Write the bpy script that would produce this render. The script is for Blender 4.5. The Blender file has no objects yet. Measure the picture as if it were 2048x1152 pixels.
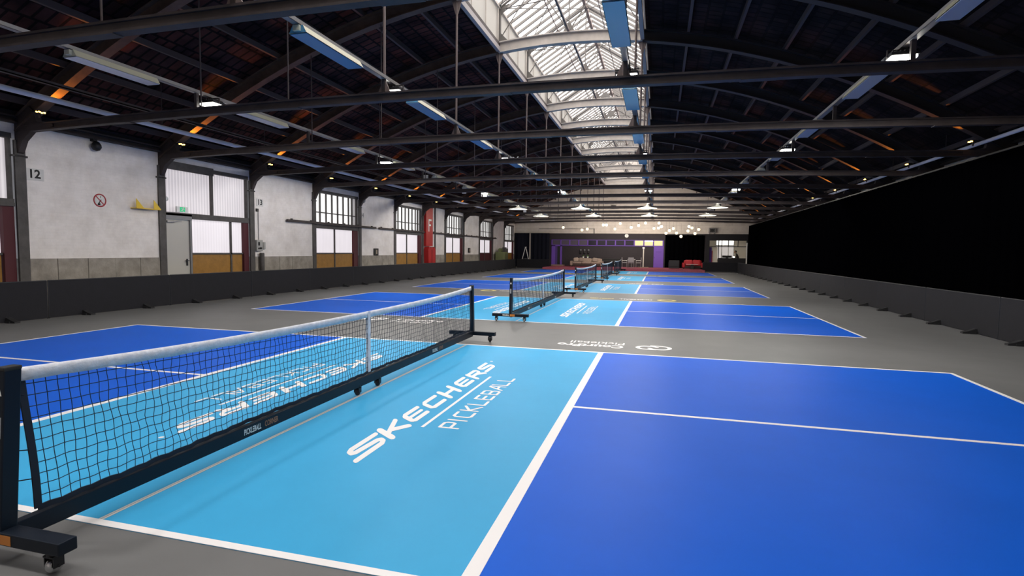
import bpy, bmesh, math, random
from mathutils import Vector, Matrix
random.seed(7)
S = bpy.context.scene
COL = S.collection
PI = math.pi

# ---------------------------------------------------------------- layout numbers (metres)
XC = 0.3                      # middle of the hall
XL, XR = -10.5, 11.1          # inner faces of the side walls
YEND = 49.0                   # end wall
YF = -7.4                     # wall behind the camera
BAY = 3.51
def YK(k): return 6.68 + BAY*k
CW, KIT, CL = 6.095, 2.169, 6.705
GAP = 3.04
DECK = 0.17

# ---------------------------------------------------------------- materials
MATS = {}
def mat(name, col, rough=0.6, metal=0.0, spec=0.35, emit=None, es=0.0, bump=0.0, bscale=40.0, var=0.0, vscale=3.0):
    if name in MATS: return MATS[name]
    m = bpy.data.materials.new(name); m.use_nodes = True
    nt = m.node_tree; b = nt.nodes['Principled BSDF']
    c = (col[0], col[1], col[2], 1)
    b.inputs['Base Color'].default_value = c
    b.inputs['Roughness'].default_value = rough
    b.inputs['Metallic'].default_value = metal
    b.inputs['Specular IOR Level'].default_value = spec
    if emit:
        b.inputs['Emission Color'].default_value = (emit[0], emit[1], emit[2], 1)
        b.inputs['Emission Strength'].default_value = es
    if var or bump:
        tc = nt.nodes.new('ShaderNodeTexCoord')
    if var:
        n = nt.nodes.new('ShaderNodeTexNoise'); n.inputs['Scale'].default_value = vscale
        n.inputs['Detail'].default_value = 5; n.inputs['Roughness'].default_value = .65
        r = nt.nodes.new('ShaderNodeValToRGB')
        lo = [max(0, x*(1-var)) for x in col]; hi = [min(1, x*(1+var)) for x in col]
        r.color_ramp.elements[0].position = .3; r.color_ramp.elements[0].color = (*lo, 1)
        r.color_ramp.elements[1].position = .7; r.color_ramp.elements[1].color = (*hi, 1)
        nt.links.new(tc.outputs['Object'], n.inputs['Vector'])
        nt.links.new(n.outputs['Fac'], r.inputs['Fac'])
        nt.links.new(r.outputs['Color'], b.inputs['Base Color'])
    if bump:
        n2 = nt.nodes.new('ShaderNodeTexNoise'); n2.inputs['Scale'].default_value = bscale
        n2.inputs['Detail'].default_value = 4
        bm = nt.nodes.new('ShaderNodeBump'); bm.inputs['Strength'].default_value = bump
        bm.inputs['Distance'].default_value = .02
        nt.links.new(tc.outputs['Object'], n2.inputs['Vector'])
        nt.links.new(n2.outputs['Fac'], bm.inputs['Height'])
        nt.links.new(bm.outputs['Normal'], b.inputs['Normal'])
    MATS[name] = m
    return m

def stripes_mat(name, axis, period, c1, c2, es, soft=.5, diffuse=None):
    """daylit frosted / corrugated pane: emission modulated by sine corrugation, plus a rough surface"""
    m = bpy.data.materials.new(name); m.use_nodes = True
    nt = m.node_tree; b = nt.nodes['Principled BSDF']
    tc = nt.nodes.new('ShaderNodeTexCoord'); sp = nt.nodes.new('ShaderNodeSeparateXYZ')
    nt.links.new(tc.outputs['Object'], sp.inputs['Vector'])
    mu = nt.nodes.new('ShaderNodeMath'); mu.operation = 'MULTIPLY'; mu.inputs[1].default_value = 2*PI/period
    nt.links.new(sp.outputs[axis], mu.inputs[0])
    sn = nt.nodes.new('ShaderNodeMath'); sn.operation = 'SINE'; nt.links.new(mu.outputs[0], sn.inputs[0])
    no = nt.nodes.new('ShaderNodeTexNoise'); no.inputs['Scale'].default_value = 1.1; no.inputs['Detail'].default_value = 2
    nt.links.new(tc.outputs['Object'], no.inputs['Vector'])
    ad = nt.nodes.new('ShaderNodeMath'); ad.operation = 'MULTIPLY_ADD'; ad.inputs[1].default_value = .5*soft; ad.inputs[2].default_value = .5
    nt.links.new(sn.outputs[0], ad.inputs[0])
    a2 = nt.nodes.new('ShaderNodeMath'); a2.operation = 'MULTIPLY_ADD'; a2.inputs[1].default_value = .9; a2.inputs[2].default_value = -.45
    nt.links.new(no.outputs['Fac'], a2.inputs[0])
    a3 = nt.nodes.new('ShaderNodeMath'); a3.operation = 'ADD'; a3.use_clamp = True
    nt.links.new(ad.outputs[0], a3.inputs[0]); nt.links.new(a2.outputs[0], a3.inputs[1])
    mx = nt.nodes.new('ShaderNodeMix'); mx.data_type = 'RGBA'
    mx.inputs[6].default_value = (*c1, 1); mx.inputs[7].default_value = (*c2, 1)
    nt.links.new(a3.outputs[0], mx.inputs[0])
    nt.links.new(mx.outputs[2], b.inputs['Emission Color'])
    b.inputs['Emission Strength'].default_value = es
    b.inputs['Base Color'].default_value = (.35, .34, .36, 1)
    b.inputs['Roughness'].default_value = .45
    return m

def brick_wall_mat(name, c1, c2, mortar, scale=(1, 1), bw=.25, bh=.075, bump=.1, stain=.2):
    m = bpy.data.materials.new(name); m.use_nodes = True
    nt = m.node_tree; b = nt.nodes['Principled BSDF']; b.inputs['Roughness'].default_value = .75
    b.inputs['Specular IOR Level'].default_value = .2
    tc = nt.nodes.new('ShaderNodeTexCoord'); sp = nt.nodes.new('ShaderNodeSeparateXYZ'); cb = nt.nodes.new('ShaderNodeCombineXYZ')
    nt.links.new(tc.outputs['Object'], sp.inputs['Vector'])
    nt.links.new(sp.outputs[scale[0]], cb.inputs[0]); nt.links.new(sp.outputs[scale[1]], cb.inputs[1])
    br = nt.nodes.new('ShaderNodeTexBrick')
    br.inputs['Scale'].default_value = 1; br.inputs['Brick Width'].default_value = bw; br.inputs['Row Height'].default_value = bh
    br.inputs['Mortar Size'].default_value = .006; br.inputs['Mortar Smooth'].default_value = .6
    br.inputs['Color1'].default_value = (*c1, 1); br.inputs['Color2'].default_value = (*c2, 1); br.inputs['Mortar'].default_value = (*mortar, 1)
    nt.links.new(cb.outputs[0], br.inputs['Vector'])
    no = nt.nodes.new('ShaderNodeTexNoise'); no.inputs['Scale'].default_value = 1.6; no.inputs['Detail'].default_value = 7; no.inputs['Roughness'].default_value = .7
    nt.links.new(tc.outputs['Object'], no.inputs['Vector'])
    rp = nt.nodes.new('ShaderNodeValToRGB'); rp.color_ramp.elements[0].position = .28; rp.color_ramp.elements[1].position = .62
    v = 1-stain; rp.color_ramp.elements[0].color = (v, v*.98, v*.95, 1); rp.color_ramp.elements[1].color = (1, 1, 1, 1)
    nt.links.new(no.outputs['Fac'], rp.inputs['Fac'])
    mx = nt.nodes.new('ShaderNodeMix'); mx.data_type = 'RGBA'; mx.blend_type = 'MULTIPLY'; mx.inputs[0].default_value = 1
    nt.links.new(br.outputs['Color'], mx.inputs[6]); nt.links.new(rp.outputs['Color'], mx.inputs[7])
    nt.links.new(mx.outputs[2], b.inputs['Base Color'])
    bm = nt.nodes.new('ShaderNodeBump'); bm.inputs['Strength'].default_value = bump; bm.inputs['Distance'].default_value = .01; bm.invert = True
    nt.links.new(br.outputs['Fac'], bm.inputs['Height']); nt.links.new(bm.outputs['Normal'], b.inputs['Normal'])
    return m

M_floor = mat('court_grey', (.142, .142, .142), .5, spec=.3, var=.08, vscale=1.3, bump=.05, bscale=300)
M_blue = mat('court_blue', (.002, .100, .60), .5, spec=.10, var=.06, vscale=.8, bump=.04, bscale=300)
M_sky = mat('court_light_blue', (.045, .35, .64), .5, spec=.12, var=.05, vscale=.8, bump=.04, bscale=300)
M_line = mat('court_line_white', (.80, .78, .78), .5)
M_yel = mat('floor_yellow', (.72, .60, .22), .5)
M_ink = mat('floor_dark_ink', (.06, .05, .04), .5)
M_wall = brick_wall_mat('whitewashed_brick', (.88, .83, .80), (.855, .805, .78), (.83, .785, .76), scale=(1, 2))
M_gable = brick_wall_mat('gable_boards', (.66, .60, .55), (.62, .565, .52), (.38, .35, .33), scale=(0, 2), bw=6.0, bh=.28)
M_dado = mat('dado_concrete', (.30, .27, .235), .85, var=.35, vscale=2.2, bump=.4, bscale=25)
M_column = mat('column_paint', (.085, .078, .075), .7, var=.25, vscale=4)
M_steel = mat('dark_riveted_steel', (.048, .037, .036), .6, var=.3, vscale=3)
M_rust = mat('brown_steel', (.085, .058, .046), .65, var=.35, vscale=2.5)
M_pale2 = mat('lantern_bars', (.13, .120, .112), .6)
M_pale = mat('pale_painted_steel', (.46, .42, .385), .6, var=.12, vscale=4)
M_hang = mat('hanger_paint', (.17, .13, .12), .6)
M_purlin = mat('purlin_paint', (.075, .058, .058), .7)
M_darkwall = mat('eaves_dark', (.022, .020, .022), .8)
M_black = mat('black_metal', (.012, .013, .017), .45, spec=.4)
M_bar = mat('frame_black', (.005, .009, .017), .45, spec=.25)
M_net = mat('net_cord', (.010, .016, .030), .7)
M_netband = mat('net_white_band', (.70, .72, .78), .7, var=.12, vscale=14, bump=.5, bscale=18)
M_rubber = mat('rubber', (.02, .02, .022), .6)
M_chrome = mat('chrome', (.55, .55, .56), .25, metal=1)
M_white = mat('white_paint', (.75, .74, .72), .5)
M_cream = mat('cream_enamel', (.62, .60, .46), .45)
M_orange = mat('orange_print', (.55, .20, .04), .5)
M_barrier = mat('barrier_cloth', (.010, .0098, .0135), .85, var=.12, vscale=6, bump=.15, bscale=120)
M_curtain = mat('black_velvet', (.0008, .0008, .0012), 1.0, spec=0)
M_curtain2 = mat('blue_black_drape', (.010, .011, .018), .95, spec=.05)
M_wood = mat('varnished_timber', (.33, .165, .035), .5, var=.18, vscale=5)
M_redwood = mat('dark_red_leaf', (.075, .012, .018), .6)
M_red = mat('signal_red', (.42, .018, .018), .4)
M_dooorgrey = mat('door_light_grey', (.50, .48, .44), .5)
M_purple = mat('purple_paint', (.13, .055, .36), .55)
M_partition = mat('partition_dark', (.026, .021, .026), .75, var=.1)
M_carpet = mat('red_carpet', (.34, .095, .125), .95, spec=.05, var=.2, vscale=14)
M_beige = mat('beige_fabric', (.30, .23, .19), .9, var=.15, vscale=12)
M_green = mat('olive_metal', (.17, .19, .085), .55)
M_leaf = mat('leaf_green', (.10, .20, .05), .6)
M_yellow = mat('yellow_enamel', (.72, .48, .02), .4)
M_exit = mat('exit_green', (.01, .30, .12), .4, emit=(.01, .55, .22), es=.5)
M_signwhite = mat('sign_white', (.78, .78, .76), .5)
M_ink2 = mat('ink_black', (.012, .012, .012), .5)
M_skin = mat('skin', (.45, .28, .2), .6)
M_galv = mat('galvanised', (.30, .29, .29), .45, metal=.5)
M_pipe = mat('white_pipe', (.82, .80, .86), .45)
M_brownleather = mat('grey_seat', (.30, .29, .30), .6)
M_carpetstep = mat('step_timber', (.26, .17, .14), .7)
M_office = mat('office_wall', (.70, .64, .55), .7)
M_led = mat('led_face', (1, 1, 1), .4, emit=(1.0, .97, .86), es=30)
M_amber = mat('amber_led', (1, .6, .1), .4, emit=(1.0, .48, .07), es=14)
M_globe = mat('glowing_globe', (1, .9, .7), .4, emit=(1.0, .78, .47), es=1.45)
M_lampin = mat('lamp_enamel', (.85, .82, .70), .5, emit=(1, .95, .80), es=.30)
M_tube = mat('office_tube', (1, 1, 1), .4, emit=(1, .98, .9), es=6)
M_pane_dark = mat('dark_glass', (.014, .010, .024), .3, spec=.1)
M_pane_grey = mat('grey_glass', (.085, .07, .10), .3, spec=.1)
M_pane_lit = mat('lit_glass', (.35, .33, .15), .3, emit=(.62, .58, .28), es=.62)
M_corr = stripes_mat('corrugated_pane', 1, .105, (.50, .455, .48), (.80, .74, .76), .62, soft=.9)
M_frost = stripes_mat('frosted_pane', 1, .105, (.72, .66, .70), (.88, .82, .86), .66, soft=.6)
M_clear = stripes_mat('daylit_pane', 1, .9, (.66, .66, .64), (.98, .97, .94), .86, soft=.35)
M_sky_glass = mat('skylight_glass', (.5, .5, .5), .5, emit=(1.0, .955, .92), es=4.4)
M_sky_side = mat('skylight_side_panel', (.36, .34, .31), .6, emit=(1, .96, .90), es=.08)

# fluorescent trough diffuser: rough acrylic with a sheen that picks up the courts below
M_diff = mat('acrylic_diffuser', (.50, .52, .58), .25, spec=.9)
M_diffb = mat('blue_diffuser', (.07, .25, .43), .25, spec=.9)  # blue base colour for the undersides and near ends of the inner rows


# terracotta tile roof seen from below
def roof_mat(nm, ca, cb_, bmp):
    m = bpy.data.materials.new(nm); m.use_nodes = True
    nt = m.node_tree; b = nt.nodes['Principled BSDF']; b.inputs['Roughness'].default_value = .9; b.inputs['Specular IOR Level'].default_value = .1
    tc = nt.nodes.new('ShaderNodeTexCoord'); sp = nt.nodes.new('ShaderNodeSeparateXYZ'); cb = nt.nodes.new('ShaderNodeCombineXYZ')
    nt.links.new(tc.outputs['Object'], sp.inputs['Vector'])
    nt.links.new(sp.outputs[1], cb.inputs[0]); nt.links.new(sp.outputs[0], cb.inputs[1])
    br = nt.nodes.new('ShaderNodeTexBrick'); br.inputs['Scale'].default_value = 1
    br.inputs['Brick Width'].default_value = .24; br.inputs['Row Height'].default_value = .36
    br.inputs['Mortar Size'].default_value = .03; br.inputs['Mortar Smooth'].default_value = .3
    br.inputs['Color1'].default_value = (*ca, 1); br.inputs['Color2'].default_value = (*cb_, 1)
    br.inputs['Mortar'].default_value = (.012, .010, .011, 1)
    nt.links.new(cb.outputs[0], br.inputs['Vector'])
    no = nt.nodes.new('ShaderNodeTexNoise'); no.inputs['Scale'].default_value = 1.2; no.inputs['Detail'].default_value = 4
    nt.links.new(tc.outputs['Object'], no.inputs['Vector'])
    rp = nt.nodes.new('ShaderNodeValToRGB'); rp.color_ramp.elements[0].position = .40; rp.color_ramp.elements[1].position = .66
    rp.color_ramp.elements[0].color = (.30, .30, .34, 1); rp.color_ramp.elements[1].color = (1.3, 1.1, 1.05, 1)
    nt.links.new(no.outputs['Fac'], rp.inputs['Fac'])
    mx = nt.nodes.new('ShaderNodeMix'); mx.data_type = 'RGBA'; mx.blend_type = 'MULTIPLY'; mx.inputs[0].default_value = 1
    nt.links.new(br.outputs['Color'], mx.inputs[6]); nt.links.new(rp.outputs['Color'], mx.inputs[7])
    nt.links.new(mx.outputs[2], b.inputs['Base Color'])
    bm = nt.nodes.new('ShaderNodeBump'); bm.inputs['Strength'].default_value = .6; bm.inputs['Distance'].default_value = .03; bm.invert = True
    nt.links.new(br.outputs['Fac'], bm.inputs['Height']); nt.links.new(bm.outputs['Normal'], b.inputs['Normal'])
    return m
M_roof = roof_mat('tile_underside', (.085, .034, .028), (.045, .028, .030), .4)
M_roof_r = roof_mat('tile_underside_shaded', (.030, .022, .022), (.018, .015, .018), .4)  # right slope: same tiles, with the dimmer light there put into the colour

# ---------------------------------------------------------------- mesh builder
class MB:
    def __init__(s): s.v = []; s.f = []; s.smooth = []
    def add(s, vs, fs, smooth=False):
        o = len(s.v); s.v += [tuple(v) for v in vs]
        s.f += [tuple(i+o for i in f) for f in fs]; s.smooth += [smooth]*len(fs); return s
    def box(s, lo, hi, M=None):
        x0, y0, z0 = lo; x1, y1, z1 = hi
        vs = [(x0,y0,z0),(x1,y0,z0),(x1,y1,z0),(x0,y1,z0),(x0,y0,z1),(x1,y0,z1),(x1,y1,z1),(x0,y1,z1)]
        if M is not None: vs = [M @ Vector(v) for v in vs]
        return s.add(vs, [(0,3,2,1),(4,5,6,7),(0,1,5,4),(1,2,6,5),(2,3,7,6),(3,0,4,7)])
    def cbox(s, c, d, bev=0.0, M=None):
        """box with chamfered edges (centre, dims)"""
        if bev <= 0: return s.box([c[i]-d[i]/2 for i in range(3)], [c[i]+d[i]/2 for i in range(3)], M)
        bm = bmesh.new(); bmesh.ops.create_cube(bm, size=1)
        for v in bm.verts: v.co = Vector((v.co.x*d[0], v.co.y*d[1], v.co.z*d[2]))
        bmesh.ops.bevel(bm, geom=list(bm.edges), offset=bev, segments=2, affect='EDGES', profile=.6)
        vs = [v.co + Vector(c) for v in bm.verts]
        if M is not None: vs = [M @ v for v in vs]
        bm.verts.index_update(); fs = [[v.index for v in f.verts] for f in bm.faces]; bm.free()
        return s.add(vs, fs)
    def tube(s, p0, p1, r0, r1=None, n=10, cap=True):
        p0 = Vector(p0); p1 = Vector(p1); r1 = r0 if r1 is None else r1
        d = (p1-p0).normalized(); a = d.orthogonal().normalized(); b = d.cross(a)
        vs = []
        for p, r in ((p0, r0), (p1, r1)):
            for i in range(n):
                t = 2*PI*i/n; vs.append(p + a*(r*math.cos(t)) + b*(r*math.sin(t)))
        s.add(vs, [(i, (i+1) % n, n+(i+1) % n, n+i) for i in range(n)], True)
        if cap: s.add([vs[i] for i in range(n)], [tuple(reversed(range(n)))]); s.add([vs[n+i] for i in range(n)], [tuple(range(n))])
        return s
    def lathe(s, prof, c=(0,0,0), n=20, axis='z'):
        vs = []
        for r, z in prof:
            for i in range(n):
                t = 2*PI*i/n; a, b2 = r*math.cos(t), r*math.sin(t)
                vs.append((c[0]+a, c[1]+b2, c[2]+z) if axis == 'z' else ((c[0]+z, c[1]+a, c[2]+b2) if axis == 'x' else (c[0]+a, c[1]+z, c[2]+b2)))
        m = len(prof)
        return s.add(vs, [(j*n+i, j*n+(i+1) % n, (j+1)*n+(i+1) % n, (j+1)*n+i) for j in range(m-1) for i in range(n)], True)
    def sphere(s, c, r, n=14, m=8, sc=(1,1,1)):
        return s.lathe([(r*math.sin(PI*j/m)*1.0 + 1e-5, -r*math.cos(PI*j/m)) for j in range(m+1)], c, n) if sc == (1,1,1) else \
            s.add(*MB._ell(c, r, n, m, sc), True)
    @staticmethod
    def _ell(c, r, n, m, sc):
        vs = [(c[0]+sc[0]*r*(math.sin(PI*j/m)+1e-5)*math.cos(2*PI*i/n), c[1]+sc[1]*r*(math.sin(PI*j/m)+1e-5)*math.sin(2*PI*i/n), c[2]-sc[2]*r*math.cos(PI*j/m)) for j in range(m+1) for i in range(n)]
        return vs, [(j*n+i, j*n+(i+1) % n, (j+1)*n+(i+1) % n, (j+1)*n+i) for j in range(m) for i in range(n)]
    def prism(s, pts, axis, a, b):
        """polygon pts in the plane normal to axis, extruded from a to b"""
        n = len(pts)
        def P(p, w): return {'x': (w, p[0], p[1]), 'y': (p[0], w, p[1]), 'z': (p[0], p[1], w)}[axis]
        vs = [P(p, a) for p in pts] + [P(p, b) for p in pts]
        return s.add(vs, [tuple(range(n)), tuple(reversed(range(n, 2*n)))] + [(i, n+i, n+(i+1) % n, (i+1) % n) for i in range(n)])
    def poly(s, pts): return s.add(pts, [tuple(range(len(pts)))])
    def mesh(s, name):
        me = bpy.data.meshes.new(name); me.from_pydata(s.v, [], s.f); me.update()
        me.polygons.foreach_set('use_smooth', s.smooth)
        bm = bmesh.new(); bm.from_mesh(me); bmesh.ops.recalc_face_normals(bm, faces=bm.faces); bm.to_mesh(me); bm.free()
        return me

def obj(name, mb, m, parent=None, loc=None):
    me = mb.mesh(name) if isinstance(mb, MB) else mb
    if m is not None:
        me.materials.clear(); me.materials.append(m)
    o = bpy.data.objects.new(name, me); COL.objects.link(o)
    if parent is not None: o.parent = parent
    if loc: o.location = loc
    return o
def empty(name, loc=(0,0,0), rz=0.0):
    o = bpy.data.objects.new(name, None); COL.objects.link(o); o.location = loc; o.rotation_euler = (0,0,rz)
    o.empty_display_size = .1; return o
def tag(o, label, cat, group=None):
    o['label'] = label; o['category'] = cat
    if group: o['group'] = group
    return o
def thing(name, label, cat, loc=(0,0,0), rz=0.0, group=None): return tag(empty(name, loc, rz), label, cat, group)
def struct(name, mb=None, m=None, parent=None, loc=None):
    o = obj(name, mb, m, parent, loc) if mb is not None else empty(name, loc or (0,0,0))
    if parent is None: o['kind'] = 'structure'
    return o
def dup(root, loc, rz=None, label=None, group=None):
    r = root.copy(); COL.objects.link(r); r.location = loc
    if rz is not None: r.rotation_euler = (0,0,rz)
    if label: r['label'] = label
    if group: r['group'] = group
    for ch in list(root.children):
        c = ch.copy(); COL.objects.link(c); c.parent = r
        for g in list(ch.children):
            d = g.copy(); COL.objects.link(d); d.parent = c
    return r
ORD = ['first','second','third','fourth','fifth','sixth','seventh','eighth','ninth','tenth','eleventh','twelfth','thirteenth','fourteenth','fifteenth','sixteenth']

def text_mesh(txt, size, align='CENTER', bold=0.0, sx=1.0, space=1.0):
    cu = bpy.data.curves.new('lettering', 'FONT'); cu.body = txt; cu.size = size; cu.align_x = align; cu.align_y = 'CENTER'
    cu.offset = bold; cu.space_character = space; cu.resolution_u = 3
    o = bpy.data.objects.new('lettering', cu); COL.objects.link(o)
    dg = bpy.context.evaluated_depsgraph_get(); dg.update()
    me = bpy.data.meshes.new_from_object(o.evaluated_get(dg))
    bpy.data.objects.remove(o); bpy.data.curves.remove(cu)
    if sx != 1.0:
        for v in me.vertices: v.co.x *= sx
    return me
def text_mb(mb, txt, size, M, bold=0.0, sx=1.0, space=1.0):
    me = text_mesh(txt, size, 'CENTER', bold, sx, space)
    mb.add([M @ v.co for v in me.vertices], [tuple(p.vertices) for p in me.polygons]); bpy.data.meshes.remove(me); return mb

# thick stroke in a local plane: pts (u,v), thickness -> quads and round joints
def stroke(mb, pts, t, P0, caps=True):
    o = Vector(P0(0, 0)); nrm = (Vector(P0(1, 0))-o).cross(Vector(P0(0, 1))-o)
    nrm = nrm.normalized() if nrm.length > 1e-9 else Vector((0, 0, 1))
    if abs(nrm.z) > .5: nrm = Vector((0, 0, 1))
    P = lambda u, v: Vector(P0(u, v)) + nrm*(2e-5*(len(mb.f) % 60))
    for (a, b) in zip(pts[:-1], pts[1:]):
        du, dv = b[0]-a[0], b[1]-a[1]; L = math.hypot(du, dv) or 1e-6; nx, ny = -dv/L*t/2, du/L*t/2
        mb.poly([P(a[0]+nx, a[1]+ny), P(a[0]-nx, a[1]-ny), P(b[0]-nx, b[1]-ny), P(b[0]+nx, b[1]+ny)])
    for i, a in enumerate(pts):
        if caps or 0 < i < len(pts)-1:
            mb.poly([P(a[0]+t/2*math.cos(2*PI*k/10), a[1]+t/2*math.sin(2*PI*k/10)) for k in range(10)])

# ================================================================= SHELL
struct('floor', MB().box((XL-.3, YF, -.12), (XR+.3, YEND+4, 0)), M_floor)

def arch_z(d): return 7.42 - .0302*d*d                 # underside of the arches
def tie_z(d): return 4.17 - .0016*d*d                  # centre of the tie beams
SKD = 2.05                                              # half width of the roof light

def roof_strip(d0, d1, y0, y1, n=16):
    mb = MB(); vs = []
    for i in range(n+1):
        d = d0+(d1-d0)*i/n; z = arch_z(d)+.46
        vs += [(XC+d, y0, z), (XC+d, y1, z), (XC+d, y0, z+.08), (XC+d, y1, z+.08)]
    fs = []
    for i in range(n):
        a, b = 4*i, 4*i+4
        fs += [(a, a+1, b+1, b), (a+2, b+2, b+3, a+3)]
    return mb.add(vs, fs, True)
struct('ceiling', roof_strip(-10.98, -SKD-.05, YF, YEND+.1), M_roof)
struct('ceiling', roof_strip(SKD+.05, 10.98, YF, YEND+.1), M_roof_r)

# left wall: masonry with openings; bay k..k+1 is open when k is odd
DZ = 1.2
def left_bays():
    wm = MB(); dm = MB(); ev = MB()
    wm.box((XL-.3, YF, DZ), (XL, YK(-1), 4.25)); dm.box((XL-.3, YF, 0), (XL+.015, YK(-1), DZ))
    for k in range(-1, 13):
        y0, y1 = YK(k), min(YK(k+1), YEND)
        if y0 >= YEND: break
        if k % 2 == 0:
            wm.box((XL-.3, y0, DZ), (XL, y1, 4.25))
            n = 5
            for i in range(n):
                a = y0+(y1-y0)*i/n; b = y0+(y1-y0)*(i+1)/n
                dm.box((XL-.3, a+.006, 0), (XL+.015+.004*((i*7+k) % 3), b-.006, DZ))
        else:
            wm.box((XL-.3, y0, 3.80), (XL, y1, 4.25))
    ev.box((XL-.3, YF, 4.25), (XL+.02, YEND, 4.40))
    struct('wall_left', wm, M_wall); struct('trim_dado', dm, M_dado); struct('wall_left_eaves', ev, M_darkwall)
left_bays()
struct('trim_wall_plate', MB().box((XL, YF, 4.10), (XL+.12, YEND, 4.14)).box((XL, YF, 4.22), (XL+.12, YEND, 4.26)).box((XL, YF, 4.1), (XL+.04, YEND, 4.26)), M_steel)
struct('wall_right', MB().box((XR, YF, 0), (XR+.3, YEND, 4.25)), M_wall)
struct('wall_right_eaves', MB().box((XR-.02, YF, 4.25), (XR+.3, YEND, 4.40)), M_darkwall)
struct('trim_wall_plate_right', MB().box((XR-.12, YF, 4.02), (XR, YEND, 4.07)).box((XR-.12, YF, 4.22), (XR, YEND, 4.27)), M_steel)
struct('wall_front', MB().box((XL-.3, YF-.2, 0), (XR+.3, YF, 8.2)), M_wall)

# end wall: gable above, office opening at the right
gm = MB()
pts = [(XL, 3.2)] + [(XC+d, arch_z(d)+.46) for d in [-10.8+21.6*i/28 for i in range(29)]] + [(XR, 3.2)]
gm.prism(pts, 'y', YEND, YEND+.25)
struct('wall_end', gm, M_gable)
pw = MB(); yA, yB = YEND-.02, YEND+.25
pw.box((-7.05, yA, 0), (6.9, yB, 3.2))
struct('wall_end_partition', pw, M_partition)
pk = MB(); pk.box((6.9, yA, 2.63), (XR, yB, 3.2)); pk.box((6.9, yA, 0), (7.2, yB, 2.63)); pk.box((10.22, yA, 0), (XR, yB, 2.63)); pk.box((7.96, yA, 0), (10.22, yB, 1.12)); pk.box((7.2, yA, 0), (7.96, yB, .2))
struct('wall_end_office_front', pk, mat('office_front_black', (.010, .009, .012), .7))
struct('wall_end_left', MB().box((XL, YEND, 0), (-7.05, YEND+.25, 3.2)), M_partition)
# office behind
om = MB(); om.box((6.9, YEND+3.2, 0), (XR, YEND+3.3, 3.2)); om.box((6.8, YEND+.25, 0), (6.9, YEND+3.3, 3.2)); om.box((XR, YEND+.25, 0), (XR+.1, YEND+3.3, 3.2)); om.box((6.8, YEND+.25, 3.2), (XR+.1, YEND+3.3, 3.3))
struct('wall_office', om, M_office)
wo = struct('window_office', MB().box((8.0, YEND+3.15, .95), (9.6, YEND+3.2, 1.02)).box((8.0, YEND+3.15, 2.9), (9.6, YEND+3.2, 2.97)).box((8.0, YEND+3.15, 2.2), (9.6, YEND+3.2, 2.3)).box((8.0, YEND+3.15, 1), (8.06, YEND+3.2, 2.95)).box((8.5, YEND+3.15, 1), (8.57, YEND+3.2, 2.95)).box((9.08, YEND+3.15, 1), (9.15, YEND+3.2, 2.95)).box((9.55, YEND+3.15, 1), (9.6, YEND+3.2, 2.95)), M_white)
obj('window_pane', MB().box((8.02, YEND+3.165, 2.3), (9.58, YEND+3.185, 2.92)), mat('office_pane_bright', (.5,.5,.5), .4, emit=(1, .97, .93), es=1.1), wo)
obj('window_pane', MB().box((8.02, YEND+3.165, 1.0), (9.58, YEND+3.185, 2.2)), mat('office_pane_dim', (.4,.4,.4), .4, emit=(.55, .50, .48), es=.62), wo)
of = struct('window_office_front', MB().box((7.2, YEND, 2.08), (10.22, YEND+.06, 2.14)).box((7.93, YEND, .2), (7.99, YEND+.06, 2.63)).box((8.72, YEND, 2.1), (8.78, YEND+.06, 2.63)).box((9.5, YEND, 2.1), (9.56, YEND+.06, 2.63)), M_black)
do = struct('door_office', MB().box((7.52, YEND+.5, .2), (7.92, YEND+.55, 2.06)), M_office)
obj('door_edge', MB().box((7.42, YEND+.5, .2), (7.52, YEND+.55, 1.75)), M_red, do)
obj('door_leaf', MB().box((7.2, YEND+.45, .2), (7.44, YEND+.5, 2.06)), M_purple, do)
t = thing('office_lamp', 'bright strip lamp under the office ceiling at the far right', 'lamp', (8.9, YEND+1.6, 3.12))
obj('lamp_tube', MB().cbox((0,0,0), (1.6,.2,.1), .03), M_tube, t); obj('housing', MB().cbox((0,0,.05), (1.7,.24,.06), .01), M_white, t)

# deck with carpet
struct('floor_carpet_deck', MB().box((-6.5, 43.15, 0), (6.45, YEND, DECK)), M_carpet)
struct('trim_deck_step', MB().box((-6.75, 48.2, DECK), (-5.6, YEND-.03, DECK+.11)), M_carpetstep)

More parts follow.
